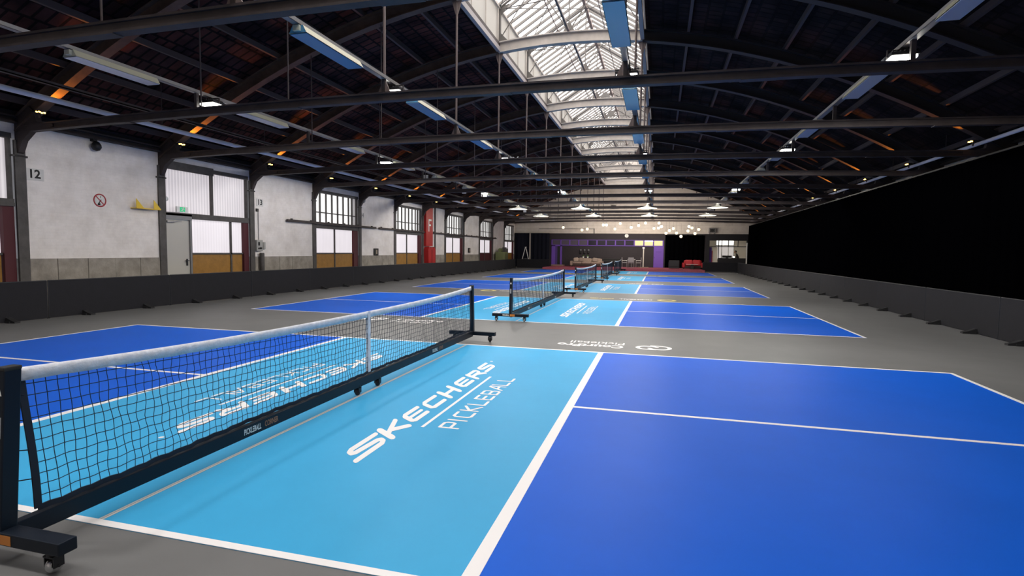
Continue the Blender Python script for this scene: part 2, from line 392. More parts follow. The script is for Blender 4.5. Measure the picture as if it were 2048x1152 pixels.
# ================================================================= TRUSSES
def arch_part(d0, d1, n):
    mb = MB()
    def sec(lo, hi, w):
        vs = []
        for i in range(n+1):
            d = d0+(d1-d0)*i/n; z = arch_z(d)
            vs += [(XC+d, -w, z+lo), (XC+d, w, z+lo), (XC+d, w, z+hi), (XC+d, -w, z+hi)]
        fs = []
        for i in range(n):
            a, b = 4*i, 4*i+4
            for j in range(4): fs.append((a+j, a+(j+1) % 4, b+(j+1) % 4, b+j))
        fs += [(0,1,2,3), (4*n+3, 4*n+2, 4*n+1, 4*n)]
        mb.add(vs, fs)
    sec(0, .03, .10); sec(.03, .28, .018); sec(.28, .31, .10)
    return mb
def tie_mb(h, w):
    mb = MB(); n = 12; d0, d1 = -10.7, 10.7
    for lo, hi, hw in ((-h/2, -h/2+.03, w), (-h/2+.03, h/2-.03, .035), (h/2-.03, h/2, w)):
        vs = []
        for i in range(n+1):
            d = d0+(d1-d0)*i/n; z = tie_z(d)
            vs += [(XC+d, -hw, z+lo), (XC+d, hw, z+lo), (XC+d, hw, z+hi), (XC+d, -hw, z+hi)]
        fs = [(4*i+j, 4*i+(j+1) % 4, 4*i+4+(j+1) % 4, 4*i+4+j) for i in range(n) for j in range(4)] + [(0,1,2,3), (4*n+3, 4*n+2, 4*n+1, 4*n)]
        mb.add(vs, fs)
    # rivet heads and splice plates
    for d in (-7.9, -4.0, 0.0, 4.0, 7.9):
        mb.box((XC+d-.25, -w-.004, tie_z(d)-h/2-.008), (XC+d+.25, w+.004, tie_z(d)-h/2+.002))
    return mb
def hanger_mb(d):
    thin = abs(d) > 3
    mb = MB(); zt = arch_z(d); zb = tie_z(d)+.07
    mb.tube((XC+d, 0, zb), (XC+d, 0, zt), .014 if thin else .026, n=8)
    if thin: return mb
    mb.prism([(XC+d-.03, zt-.30), (XC+d+.03, zt-.30), (XC+d+.12, zt), (XC+d-.12, zt)], 'y', -.012, .012)
    mb.prism([(XC+d-.12, zb), (XC+d+.12, zb), (XC+d+.03, zb+.20), (XC+d-.03, zb+.20)], 'y', -.012, .012)
    return mb
def haunch_mb(sg):
    # rolled plate knee between column, tie beam and arch foot
    xe = XL if sg < 0 else XR
    def X(a): return xe + a if sg < 0 else xe - a
    mb = MB()
    mb.prism([(X(0), 3.45), (X(.10), 3.50), (X(.22), 3.74), (X(.46), 3.92), (X(1.1), 3.99), (X(1.1), 4.05), (X(.64), 4.12), (X(.60), 4.32), (X(.42), 4.46), (X(0), 4.26)], 'y', -.06, .06)
    return mb
def column_mb(sg):
    xe = XL if sg < 0 else XR; a = .05 if sg < 0 else -.05
    mb = MB(); x0, x1 = sorted((xe, xe+a))
    mb.box((x0, -.105, 0), (x1, .105, 3.75)); mb.box((x0-.0, -.15, 3.40), (x1+.0, .15, 3.44))
    return mb
PARTS = [('arch_left', arch_part(-10.75, -SKD, 20), M_rust), ('arch_right', arch_part(SKD, 10.75, 20), mat('shaded_steel', (.030, .026, .028), .65)), ('arch_crown', arch_part(-SKD, SKD, 10), M_pale),  # right arch: steel colour darkened to imitate weak light on that side
         ('tie_beam', tie_mb(.15, .07), M_steel), ('haunch', haunch_mb(-1), M_steel), ('haunch', haunch_mb(1), M_steel),
         ('column', column_mb(-1), M_column), ('column', column_mb(1), M_column)]
for d in (-5.95, -4.0, -SKD, SKD): PARTS.append(('hanger', hanger_mb(d), M_hang if abs(d) < 3 else M_purlin))
# lantern frame that stands on the crown of each arch
def lantern_mb():
    mb = MB(); EZ, RZ = 8.60, 9.90
    for sg in (-1, 1):
        x = XC+sg*SKD
        mb.box((x-.04, -.04, arch_z(SKD)+.3), (x+.04, .04, EZ))
        mb.tube((x, 0, EZ), (XC, 0, RZ), .035, n=6)
        mb.prism([(x, EZ-.28), (x, EZ), (x-sg*.30, EZ+.10)], 'y', -.01, .01)
        mb.prism([(x, arch_z(SKD)+.3), (x-sg*.28, arch_z(SKD-.28)+.3), (x, arch_z(SKD)+.62)], 'y', -.01, .01)
        mb.tube((x, 0, EZ-.05), (XC, 0, EZ+.15), .016, n=6)
        mb.tube((XC, 0, 7.75), (XC+sg*1.0, 0, 9.2), .018, n=6)
        mb.tube((x-sg*.05, 0, 7.75), (XC+sg*1.0, 0, 9.2), .016, n=6)
    mb.tube((XC, 0, 7.7), (XC, 0, RZ), .022, n=6)
    mb.prism([(XC-.22, 8.65), (XC+.22, 8.65), (XC+.10, 8.95), (XC-.10, 8.95)], 'y', -.01, .01)
    mb.prism([(XC-.18, 7.73), (XC+.18, 7.73), (XC+.05, 7.98), (XC-.05, 7.98)], 'y', -.01, .01)
    return mb
PARTS.append(('lantern_frame', lantern_mb(), M_pale2))
PARTS = [(n, mb.mesh(n), m) for n, mb, m in PARTS]
for k in range(-3, 12):
    t = struct('roof_truss', loc=(0, YK(k), 0))
    for n, me, m in PARTS: obj(n, me, m, t)

# purlins, one long timber each
for sg in (-1, 1):
    for d in (3.25, 4.45, 5.65, 6.85, 8.05, 9.25, 10.4):
        z = arch_z(d)+.31
        struct('purlin', MB().box((XC+sg*d-.035, YF, z), (XC+sg*d+.035, YEND, z+.13)), M_purlin)

# roof light
sk = struct('skylight')
Y0, Y1 = -4.0, 46.6
EZ, RZ = 8.60, 9.90
for sg in (-1, 1):
    x = XC+sg*SKD
    obj('side_panel', MB().box((x-.015+sg*.06, Y0, arch_z(SKD)+.30), (x+.015+sg*.06, Y1, EZ)), M_sky_side, sk)
    obj('glazing', MB().add([(x+sg*.15, Y0, EZ), (x+sg*.15, Y1, EZ), (XC, Y1, RZ+.08), (XC, Y0, RZ+.08)], [(0,1,2,3)]), M_sky_glass, sk)
    gb = MB()
    y = Y0
    while y < Y1:
        gb.prism([(x, EZ-.03), (XC, RZ-.03), (XC, RZ+.06), (x, EZ+.06)], 'y', y-.026, y+.026); y += BAY/8
    obj('glazing_bar', gb, M_pale2, sk)
    pb = MB(); y = Y0
    while y < Y1:
        pb.box((x-.015, y-.012, arch_z(SKD)+.3), (x+.015, y+.012, EZ)); y += BAY/3
    pb.box((x-.03, Y0, EZ-.05), (x+.03, Y1, EZ+.03))
    obj('side_bar', pb, M_pale, sk)
    obj('curb', MB().box((x-.05, Y0, arch_z(SKD)+.02), (x+.05, Y1, arch_z(SKD)+.16)), mat('curb_paint', (.33, .30, .30), .6), sk)
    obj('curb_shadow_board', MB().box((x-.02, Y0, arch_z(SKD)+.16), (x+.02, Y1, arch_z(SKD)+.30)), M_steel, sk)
    obj('brace', MB().tube((XC+sg*.75, Y0, 8.72), (XC+sg*.75, Y1, 8.72), .018, n=6), M_hang, sk)
obj('ridge_beam', MB().box((XC-.05, Y0, RZ-.14), (XC+.05, Y1, RZ)), M_hang, sk)
obj('walk_rail', MB().box((XC-.03, Y0, 7.72), (XC+.03, Y1, 7.79)), M_hang, sk)
# wind bracing under the glass
wb = MB()
for k in range(-2, 11):
    wb.tube((XC-SKD, YK(k), EZ-.02), (XC, YK(k+1), RZ-.08), .018, n=6); wb.tube((XC+SKD, YK(k), EZ-.02), (XC, YK(k+1), RZ-.08), .018, n=6)
    wb.tube((XC-SKD, YK(k+1), EZ-.02), (XC, YK(k), RZ-.08), .014, n=6)
obj('wind_brace', wb, M_pale2, sk)
obj('end_panel', MB().prism([(XC-SKD-.1, 7.3), (XC+SKD+.1, 7.3), (XC+SKD+.1, EZ), (XC, RZ+.05), (XC-SKD-.1, EZ)], 'y', Y1, Y1+.05), M_pale, sk)
obj('roof_end', roof_strip(-SKD-.1, SKD+.1, Y1, YEND+.2, 6), M_roof, sk)
obj('roof_end', roof_strip(-SKD-.1, SKD+.1, YF, Y0, 6), M_roof, sk)
obj('end_panel', MB().prism([(XC-SKD-.1, 7.3), (XC+SKD+.1, 7.3), (XC+SKD+.1, EZ), (XC, RZ+.05), (XC-SKD-.1, EZ)], 'y', Y0-.05, Y0), M_pale, sk)

# ================================================================= LEFT WALL OPENINGS
def add_window(k, n, kind):
    y0, y1 = YK(k)+.13, YK(k+1)-.13
    f = MB(); xo = XL-.12
    zb, zt = 2.47, 3.80
    f.box((xo-.05, y0, zt-.02), (XL+.01, y1, zt+.09)); f.box((xo-.05, y0, zb-.07), (XL+.02, y1, zb+.02))
    f.box((xo-.05, y0, zb), (XL-.02, y0+.05, zt)); f.box((xo-.05, y1-.05, zb), (XL-.02, y1, zt))
    w = struct('window_%d' % n)
    if kind == 'corr':
        ym = (y0+y1)/2+.12
        f.box((xo-.03, ym-.03, zb), (XL-.03, ym+.03, zt)); f.box((XL-.02, y0, zt-.10), (XL+.03, ym, zt+.13))
        obj('window_pane', MB().box((xo-.01, y0, zb), (xo, ym, zt)), M_corr, w)
        obj('window_pane', MB().box((xo-.01, ym, zb), (xo, y1, zt)), M_corr, w)
    else:
        ye = y1-.40
        for i in range(1, 7):
            y = y0+(ye-y0)*i/6.6; f.box((xo-.02, y-.022, zb), (XL-.06, y+.022, zt))
        f.box((xo-.02, y0, zb+.50), (XL-.07, y1, zb+.54))
        f.box((xo-.02, ye-.02, zb), (XL-.04, ye+.02, zt))
        obj('window_pane', MB().box((xo-.01, y0, zb), (xo, ye, zt)), M_clear, w)
        obj('window_pane', MB().box((xo-.01, ye, zb), (xo, y1, zt)), mat('grey_pane', (.3,.3,.3), .5, emit=(.32,.30,.30), es=.7), w)
    obj('window_frame', f, M_column, w)
def add_gate(k, n, ystart, kind):
    y0, y1 = ystart, YK(k+1)-.13
    d = struct('door_%d' % n); xo = XL-.10
    jam = .36 if kind != 'near' else .22
    ye = y1-jam
    f = MB(); f.box((xo-.05, y0, 2.33), (XL+.03, y1, 2.41)); f.box((xo-.03, y0, 0), (XL-.04, y0+.05, 2.35))
    ym = (y0+ye)/2 if kind != 'near' else ye-.52
    f.box((xo-.03, ym-.03, 0), (XL-.05, ym+.03, 2.35)); f.box((xo-.03, y0, 1.28), (XL-.05, ye, 1.33))
    obj('door_frame', f, M_column, d)
    for a, b in ((y0, ym), (ym, ye)):
        obj('door_pane', MB().box((xo-.01, a+.01, 1.33), (xo, b-.01, 2.34)), M_frost, d)
        obj('timber_panel', MB().box((xo-.01, a+.02, 0), (xo+.02, b-.02, 1.28)), M_wood if k != 9 else M_redwood, d)
    obj('red_leaf', MB().box((xo-.03, ye, 0), (XL-.01, y1, 2.35)), M_redwood, d)
add_window(-1, 1, 'corr'); add_gate(-1, 1, YK(-1)+.13, 'near')
add_window(1, 2, 'corr'); add_gate(1, 2, YK(1)+1.02, 'near')
for j, k in enumerate((3, 5, 7, 9, 11)):
    add_window(k, 3+j, 'grid'); add_gate(k, 3+j, YK(k)+.13, 'far')
# emergency door beside gate 2
d = struct('door_emergency')
ye = YK(1)
obj('door_leaf', MB().cbox((XL-.07, ye+.56, 1.15), (.05, .82, 2.26), .008), M_dooorgrey, d)
obj('door_frame', MB().box((XL-.12, ye+.10, 2.29), (XL+.02, ye+1.02, 2.46)).box((XL-.12, ye+.10, 0), (XL, ye+.15, 2.3)).box((XL-.12, ye+.97, 0), (XL, ye+1.02, 2.3)), mat('door_frame_grey', (.22, .22, .23), .5), d)
hd = MB().cbox((XL-.03, ye+.86, 1.05), (.02, .05, .20), .006); hd.tube((XL-.02, ye+.86, 1.10), (XL+.04, ye+.86, 1.10), .011, n=8); hd.tube((XL+.035, ye+.87, 1.10), (XL+.035, ye+.74, 1.10), .011, n=8)
obj('door_handle', hd, M_black, d)
cl = MB().cbox((XL-.02, ye+.30, 2.22), (.06, .24, .06), .01); cl.tube((XL+.01, ye+.30, 2.2), (XL+.05, ye+.62, 2.25), .01, n=6)
obj('door_closer', cl, M_galv, d)

# sliding-door rails on brackets
def rail(n, y0, y1):
    mb = MB().box((XL+.06, y0, 2.50), (XL+.11, y1, 2.58)).box((XL+.03, y0, 2.49), (XL+.14, y1, 2.51))
    y = y0+.3
    while y < y1: mb.box((XL, y, 2.52), (XL+.07, y+.06, 2.62)); y += 1.2
    struct('trim_door_rail_%d' % n, mb, M_steel)
rail(1, 15.46, 22.1); rail(2, 22.4, 28.9); rail(3, 29.0, 36.0); rail(4, 36.1, 42.6)

# ================================================================= COURTS
def court_logo(mb, z):
    """lettering for the +x kitchen: u runs along +y, v runs towards the net (-x)"""
    def P0(y0, x0, h, shear):
        return lambda u, v: (x0 - v, y0 + u + shear*(v), z)
    H = .205; W = .42; t = .052; sh = .72
    letters = {
     'S': [([(1.02,.87),(.16,.87),(.05,.78),(.05,.66),(.16,.56),(.86,.46),(.97,.36),(.97,.24),(.86,.13),(-.04,.13)], t)],
     'K': [([(.12,.10),(.12,.90)], .085), ([(.22,.45),(.92,.95)], .055), ([(.40,.52),(1.0,.06)], .060)],
     'E': [([(.98,.87),(.22,.87),(.09,.72),(.09,.28),(.22,.13),(.98,.13)], t), ([(.10,.5),(.92,.5)], .040), ([(.14,.25),(.14,.75)], .07)],
     'C': [([(.98,.87),(.22,.87),(.09,.72),(.09,.28),(.22,.13),(.98,.13)], t), ([(.14,.30),(.14,.70)], .06)],
     'H': [([(.12,.10),(.12,.90)], .085), ([(.88,.10),(.88,.90)], .085), ([(.12,.5),(.88,.5)], .05)],
     'R': [([(.12,.06),(.12,.87),(.82,.87),(.93,.78),(.93,.60),(.82,.47),(.2,.47)], t), ([(.12,.1),(.12,.85)], .08), ([(.55,.45),(.98,.06)], .055)],
    }
    starts = [1.20, 1.68, 2.10, 2.53, 2.96, 3.40, 3.83, 4.26]
    for ch, y0 in zip('SKECHERS', starts):
        w = .43 if ch == 'S' and y0 < 2 else .355
        for pts, tt in letters[ch]:
            stroke(mb, [(a*w, b*H) for a, b in pts], tt, P0(y0, .95, H, sh))
    for a in range(8):
        pass
    c = (.80, 4.90); mb.poly([(c[0]+.022*math.cos(2*PI*i/10), c[1]+.022*math.sin(2*PI*i/10), z) for i in range(10)])
    mb.add([(1.045, 2.04, z), (1.075, 2.04, z), (1.075, 4.02, z), (1.045, 4.02, z)], [(0,1,2,3)])
    th = {
     'P': [[(.05,0),(.05,1),(.85,1),(.95,.85),(.95,.55),(.85,.42),(.08,.42)]], 'I': [[(.3,0),(.3,1)]],
     'C': [[(.95,1),(.2,1),(.05,.85),(.05,.15),(.2,0),(.95,0)]], 'K': [[(.05,0),(.05,1)], [(.95,1),(.1,.5),(.95,0)]],
     'L': [[(.05,1),(.05,0),(.95,0)]], 'E': [[(.95,1),(.05,1),(.05,0),(.95,0)], [(.05,.5),(.88,.5)]],
     'B': [[(.05,0),(.05,1),(.85,1),(.95,.88),(.95,.62),(.85,.5),(.05,.5)], [(.85,.5),(.98,.38),(.98,.12),(.85,0),(.05,0)]],
     'A': [[(0,0),(.75,1),(.98,1),(.98,0)], [(.3,.38),(.98,.38)]],
    }
    y = 2.08
    for ch in 'PICKLEBALL':
        w = .155 if ch != 'I' else .06
        for pts in th[ch]:
            stroke(mb, [(a*w, b*.165) for a, b in pts], .028, P0(y, 1.365, .165, 0.0))
        y += w + .052
    return mb
def make_court():
    root = empty('pickleball_court')
    for sg in (-1, 1):
        x0, x1 = sorted((sg*KIT, sg*CL))
        obj('service_court', MB().box((x0, 0, 0), (x1, CW, .003)), M_blue, root)
    obj('kitchen', MB().box((-KIT, 0, 0), (KIT, CW, .003)), M_sky, root)
    ln = MB(); w = .05; z0, z1 = .003, .005
    ln.box((-CL, 0, z0), (CL, w, z1)); ln.box((-CL, CW-w, z0), (CL, CW, z1))
    for sg in (-1, 1):
        a, b = sorted((sg*CL, sg*(CL-w))); ln.box((a, w, z0), (b, CW-w, z1))
        a, b = sorted((sg*(KIT-.04), sg*(KIT+.04))); ln.box((a, w, z0), (b, CW-w, z1))
        a, b = sorted((sg*(KIT+.04), sg*(CL-w))); ln.box((a, CW/2-w/2, z0), (b, CW/2+w/2, z1))
    obj('court_line', ln, M_line, root)
    obj('net_line', MB().box((.012, w, z0), (.024, CW-w, z1)).box((.030, w, z0), (.044, CW-w, z1)), mat('net_tape', (.55, .52, .47), .6), root)
    A = court_logo(MB(), .0045)
    obj('lettering', A, M_line, root)
    B = MB(); B.v = [(-x, CW-y, z) for x, y, z in A.v]; B.f = list(A.f); B.smooth = list(A.smooth)
    obj('lettering', B, M_line, root)
    return root
court0 = make_court()
CY = [i*(CW+GAP) for i in range(5)]
for i, y in enumerate(CY):
    lab = ['nearest blue pickleball court with light blue kitchen, largest in view', 'second blue pickleball court from the camera, beyond the first logo strip',
           'middle blue pickleball court of the five in the row', 'fourth blue pickleball court from the camera', 'farthest blue pickleball court, touching the red carpet'][i]
    c = court0 if i == 0 else dup(court0, (0, y, 0))
    tag(c, lab, 'sports court', 'pickleball courts down the hall')

# floor logos in the aisles between courts
def emblem_cp(mb, cx, cy, s, z, flip):
    def P(u, v): return (cx + flip*u*s, cy + flip*v*s, z)
    arc = lambda ox, oy, rx, ry, a0, a1: [(ox+rx*math.cos(a0+(a1-a0)*i/14), oy+ry*math.sin(a0+(a1-a0)*i/14)) for i in range(15)]
    stroke(mb, [(.05, -.34)] + [(-.12, -.34)] + arc(-.18, -.02, .30, .32, 1.5*PI, .5*PI)[1:] + [(.02, .30), (.12, .12)], .13, P)
    stroke(mb, [(-.04, .34)] + [(.14, .34)] + arc(.20, .06, .28, .28, .5*PI, -.5*PI)[1:] + [(.02, -.22), (-.10, -.08)], .13, P)
def aisle_logo(i, kind):
    for sg in (1, -1):
        yc = CY[i] + CW + GAP/2
        # sg=1: right side, read from the far side of the aisle; sg=-1: the same turned half round
        R = Matrix.Rotation(PI if sg == 1 else 0, 4, 'Z')
        if kind == 'courtpro':
            a = MB(); z = .003
            yo = yc - sg*.86
            text_mb(a, 'CourtPro', .34, Matrix.Translation((sg*1.93, yo-sg*.10, z)) @ R, bold=.012, sx=.80)
            text_mb(a, 'Pickleball', .31, Matrix.Translation((sg*2.02, yo+sg*.20, z)) @ R, bold=.002, sx=.80)
            side = 'right' if sg == 1 else 'left'
            t = thing('floor_logo', 'white two-line logo lettering on the grey aisle behind the %s half of the %s court' % (side, ['nearest','','middle',''][i]), 'floor logo', (0,0,0), group='logos in the court aisles')
            o = obj('lettering', a, M_line, t)
            e = MB(); emblem_cp(e, sg*2.93, yo-sg*.0, .52, z, -1 if sg == 1 else 1)
            obj('emblem', e, M_line, t)
        else:
            a = MB(); b = MB(); z = .003; yo = yc - sg*.88
            text_mb(a, 'PICKLEBALL', .27, Matrix.Translation((sg*2.28, yo, z)) @ R, bold=.016, sx=.72)
            text_mb(b, 'CORNER', .27, Matrix.Translation((sg*1.20, yo, z)) @ R, bold=.016, sx=.72)
            side = 'right' if sg == 1 else 'left'
            t = thing('floor_logo', 'white and yellow logo lettering with round yellow emblem, %s half of aisle behind %s court' % (side, ['','second','','fourth'][i]), 'floor logo', (0,0,0), group='logos in the court aisles')
            obj('lettering', a, M_line, t); obj('lettering', b, M_yel, t)
            e = MB(); cx, cy = sg*3.24, yo
            e.poly([(cx+.30*math.cos(2*PI*q/28), cy+.34*math.sin(2*PI*q/28), z) for q in range(28)])
            eo = obj('emblem', e, M_yel, t)
            g = MB(); g.poly([(cx+sg*-.19, cy-.10, z+.001), (cx+sg*.19, cy-.10, z+.001), (cx+sg*.14, cy+.10, z+.001), (cx, cy+.24, z+.001), (cx-sg*.14, cy+.10, z+.001)])
            obj('emblem_figure', g, M_ink, eo)
aisle_logo(0, 'courtpro'); aisle_logo(1, 'corner'); aisle_logo(2, 'courtpro'); aisle_logo(3, 'corner')

# ================================================================= NETS
NL = 6.80
def caster():
    mb = MB()
    mb.tube((0, 0, .105), (0, 0, .08), .03, n=12)
    mb.box((-.030, -.024, .03), (-.024, .024, .085)); mb.box((.024, -.024, .03), (.030, .024, .085)); mb.box((-.03, -.028, .078), (.03, .028, .086))
    mb.tube((-.032, 0, .036), (.032, 0, .036), .008, n=8)
    return mb
def caster_wheel(): return MB().lathe([(.012, -.017), (.030, -.017), (.036, -.011), (.036, .011), (.030, .017), (.012, .017)], (0, 0, .036), 18, 'x')
def top_z(s): return .850 + .070*abs(2*s-1)**2.6       # s 0..1 along the net
def make_net():
    root = empty('portable_net')
    # frame
    for s, y in ((0, 0.0), (1, NL)):
        sgn = -1 if s == 0 else 1; SHR = Matrix(((1,0,0,0),(0,1,-sgn*.065,sgn*.065*.12),(0,0,1,0),(0,0,0,1)))   # posts lean in under the net's pull
        p = obj('post', MB().cbox((0, y, .52), (.055, .075, .80), .006, SHR), M_bar, root)
        obj('post_cap', MB().cbox((0, y, .925), (.058, .078, .02), .006, SHR), M_rubber, p)
        yf = y+sgn*.0385
        em = MB(); em.add([SHR @ Vector(q) for q in ((-.016, yf, .80), (.016, yf, .80), (.0, yf, .845))], [(0,1,2)])
        obj('post_emblem', em, M_signwhite, p)
        pl = MB(); pl.box((-.016, yf-.0005, .60), (.016, yf+.0005, .70), SHR); obj('post_label', pl, mat('label_grey', (.30,.32,.34), .5), p)
        f = obj('foot', MB().cbox((0, y, .135), (.80, .085, .06), .006), M_bar, root)
        # printed label on the outer face of the foot
        yl = y+sgn*.0435
        R = Matrix.Translation((0, yl+sgn*.0006, .135)) @ Matrix.Rotation(0 if s == 0 else PI, 4, 'Z') @ Matrix.Rotation(PI/2, 4, 'X')
        k = -1 if s == 0 else 1
        a = MB(); text_mb(a, 'PICKLEBALL', .046, R @ Matrix.Translation((-.09, 0, 0)), bold=.0015, sx=.60)
        obj('foot_lettering', a, M_signwhite, f)
        a = MB(); x0, x1 = sorted((-k*.0, -k*.105)) ; a.box((x0, yl-.0004, .112), (x1, yl+.0004, .158)); obj('foot_label', a, M_orange, f)
        for sx in (-.31, .31):
            c = obj('caster', caster(), M_black, root, (sx, y+.0, 0)); obj('wheel', caster_wheel(), M_chrome if (s == 0) else M_rubber, c)
    obj('base_bar', MB().cbox((0, NL/2, .130), (.05, NL-.07, .09), .005), M_bar, root)
    for y in (NL/2-.22, NL/2+.20):
        c = obj('caster', caster(), M_black, root, (0, y, .0)); obj('wheel', caster_wheel(), M_rubber, c)
    # lettering on the bar (court side)
    for side, yy in ((1, 1.72), (1, NL-1.55), (-1, NL-1.72)):
        R = Matrix.Translation((side*.0258, yy, .130)) @ Matrix.Rotation(side*PI/2, 4, 'Z') @ Matrix.Rotation(PI/2, 4, 'X')
        a = MB(); text_mb(a, 'PICKLEBALL', .062, R @ Matrix.Translation((-.09, 0, 0)), bold=.0012, sx=.55); obj('bar_lettering', a, M_signwhite, root)
        a = MB(); text_mb(a, 'CORNER', .062, R @ Matrix.Translation((.12, 0, 0)), bold=.0012, sx=.62); obj('bar_lettering', a, mat('dull_orange', (.35, .16, .08), .6), root)
    # the netting: cords as thin prisms, slightly wavy
    zb = .195; n_v = 124; n_h = 12
    mb = MB(); w = .0023
    def ends(z):                                       # net edge leans in towards the bottom
        t = (z-zb)/(.9-zb); return .15 - .05*t
    def pt(s, t):
        z1 = top_z(s)-.03; z = zb+(z1-zb)*t
        e = ends(z); y = e+(NL-2*e)*s
        x = .010*math.sin(3.1*s*2*PI+2*t)*(1-t)+.006*math.sin(17*s*2*PI+5*t)
        q = min(1, 12*s*(1-s)); y += q*(.006*math.sin(23*s*2*PI+7*t*PI)+.004*math.sin(61*s+11*t))
        z += .004*math.sin(41*s*2*PI+3*t)*(1-t)
        return Vector((x, y, z))
    for i in range(1, n_v):
        s = i/n_v; P = [pt(s, j/18) for j in range(19)]
        for a, b in zip(P[:-1], P[1:]):
            mb.add([a+Vector((0,-w,0)), a+Vector((w,0,0)), a+Vector((0,w,0)), a+Vector((-w,0,0)), b+Vector((0,-w,0)), b+Vector((w,0,0)), b+Vector((0,w,0)), b+Vector((-w,0,0))], [(0,1,5,4),(1,2,6,5),(2,3,7,6),(3,0,4,7)])
    for j in range(1, n_h):
        t = j/n_h; P = [pt(i/180, t) for i in range(181)]
        for a, b in zip(P[:-1], P[1:]):
            mb.add([a+Vector((0,0,-w)), a+Vector((w,0,0)), a+Vector((0,0,w)), a+Vector((-w,0,0)), b+Vector((0,0,-w)), b+Vector((w,0,0)), b+Vector((0,0,w)), b+Vector((-w,0,0))], [(0,1,5,4),(1,2,6,5),(2,3,7,6),(3,0,4,7)])
    net = obj('netting', mb, M_net, root)
    # white tape along the top
    mb = MB(); n = 90; vs = []
    for i in range(n+1):
        s = i/n; z = top_z(s); y = .07+(NL-.14)*s; wob = .002*math.sin(i*1.7)
        vs += [(-.008, y, z-.065+wob), (.008, y, z-.065-wob), (.0085, y, z-.02), (.004, y, z), (-.004, y, z), (-.0085, y, z-.02)]
    fs = [(6*i+j, 6*i+(j+1) % 6, 6*i+6+(j+1) % 6, 6*i+6+j) for i in range(n) for j in range(6)] + [tuple(range(6)), tuple(reversed(range(6*n, 6*n+6)))]
    mb.add(vs, fs, True)
    obj('top_tape', mb, M_netband, root)
    cz = top_z(.5)
    obj('center_strap', MB().box((-.013, NL/2-.025, .20), (-.010, NL/2+.025, cz)).box((.010, NL/2-.025, .20), (.014, NL/2+.025, cz)), M_netband, root)
    # dark hem along the bottom and straps at the ends
    hb = MB(); P = [pt(i/120, 0) for i in range(121)]
    for a, b in zip(P[:-1], P[1:]):
        h = .014
        hb.add([a+Vector((-.004,0,-h)), a+Vector((.004,0,-h)), a+Vector((.004,0,h)), a+Vector((-.004,0,h)), b+Vector((-.004,0,-h)), b+Vector((.004,0,-h)), b+Vector((.004,0,h)), b+Vector((-.004,0,h))], [(0,1,5,4),(1,2,6,5),(2,3,7,6),(3,0,4,7)])
    obj('bottom_hem', hb, M_net, root)
    for s in (0, 1):
        sb = MB(); P = [pt(s, j/10) for j in range(11)]
        for a, b in zip(P[:-1], P[1:]):
            h = .017
            sb.add([a+Vector((-.004,-h,0)), a+Vector((.004,-h,0)), a+Vector((.004,h,0)), a+Vector((-.004,h,0)), b+Vector((-.004,-h,0)), b+Vector((.004,-h,0)), b+Vector((.004,h,0)), b+Vector((-.004,h,0))], [(0,1,5,4),(1,2,6,5),(2,3,7,6),(3,0,4,7)])
        # lacing to the post
        for z in (.35, .5, .65, .78):
            e = ends(z); y0 = .05 if s == 0 else NL-.05; y1 = e if s == 0 else NL-e
            sb.tube((0, y0, z+.02), (0, y1, z), .003, n=5)
        obj('end_strap', sb, M_net, root)
    return root
net0 = make_net()
NLAB = ['black-framed wheeled pickleball net in the foreground at left, largest of the row', 'black-framed wheeled pickleball net on the second court', 'black-framed wheeled pickleball net on the middle court', 'black-framed wheeled pickleball net on the fourth court', 'black-framed wheeled pickleball net on the farthest court, nearest the carpet']
NOFF = [(0, -.39), (-.07, -.04), (.01, -.32), (.04, -.32), (0, -.32)]
for i, y in enumerate(CY):
    L = (NOFF[i][0], y+NOFF[i][1], .005)
    if i == 0: n_ = net0; n_.location = L
    else: n_ = dup(net0, L)
    tag(n_, NLAB[i], 'sports net', 'pickleball nets down the hall')

# ================================================================= BARRIERS
PLEN = 2.93
def make_barrier(side):
    """panel along +y from 0 to PLEN, cloth face at x=0, feet towards side*x"""
    root = empty('court_barrier')
    mb = MB(); n = 24; vs = []
    for i in range(n+1):
        y = .012+(PLEN-.024)*i/n; b = .012*math.sin(i/n*PI)
        for z, o in ((.01, 0), (.25, .5), (.5, .6), (.77, 0)): vs.append((side*b*o*1.0, y, z))
    mb.add(vs, [(4*i+j, 4*i+4+j, 4*i+5+j, 4*i+1+j) for i in range(n) for j in range(3)], True)
    vs2 = [(v[0]-side*.02, v[1], v[2]) for v in vs]
    mb.add(vs2, [(4*i+j, 4*i+1+j, 4*i+5+j, 4*i+4+j) for i in range(n) for j in range(3)], True)
    obj('cloth_panel', mb, M_barrier, root)
    fr = MB()
    fr.tube((-side*.01, .016, .775), (-side*.01, PLEN-.016, .775), .014, n=8)
    for y in (.016, PLEN-.016): fr.tube((-side*.01, y, .0), (-side*.01, y, .775), .012, n=8)
    obj('tube_frame', fr, M_black, root)
    for y in (PLEN*.25, PLEN*.75):
        f = MB(); f.prism([(-.0, 0), (side*.24, 0), (side*.24, .03), (side*.14, .055), (side*.03, .10), (0, .10)], 'y', y-.05, y+.05)
        f.box(*[tuple(c) for c in zip(*[sorted(p) for p in ((side*.02, side*.13), (y-.075, y+.075), (.0, .035))])])
        f.box(*[tuple(c) for c in zip(*[sorted(p) for p in ((0, -side*.22), (y-.03, y+.03), (0, .04))])])
        obj('foot', f, M_rubber, root)
    return root
bL = make_barrier(1); bR = make_barrier(-1)
for i in range(14):
    loc = (-9.15, 3.28+PLEN*i, 0)
    o = bL if i == 0 else dup(bL, loc); o.location = loc
    tag(o, 'black cloth barrier panel along the left wall, %s from the near end' % ORD[i], 'barrier', 'barriers along the left wall')
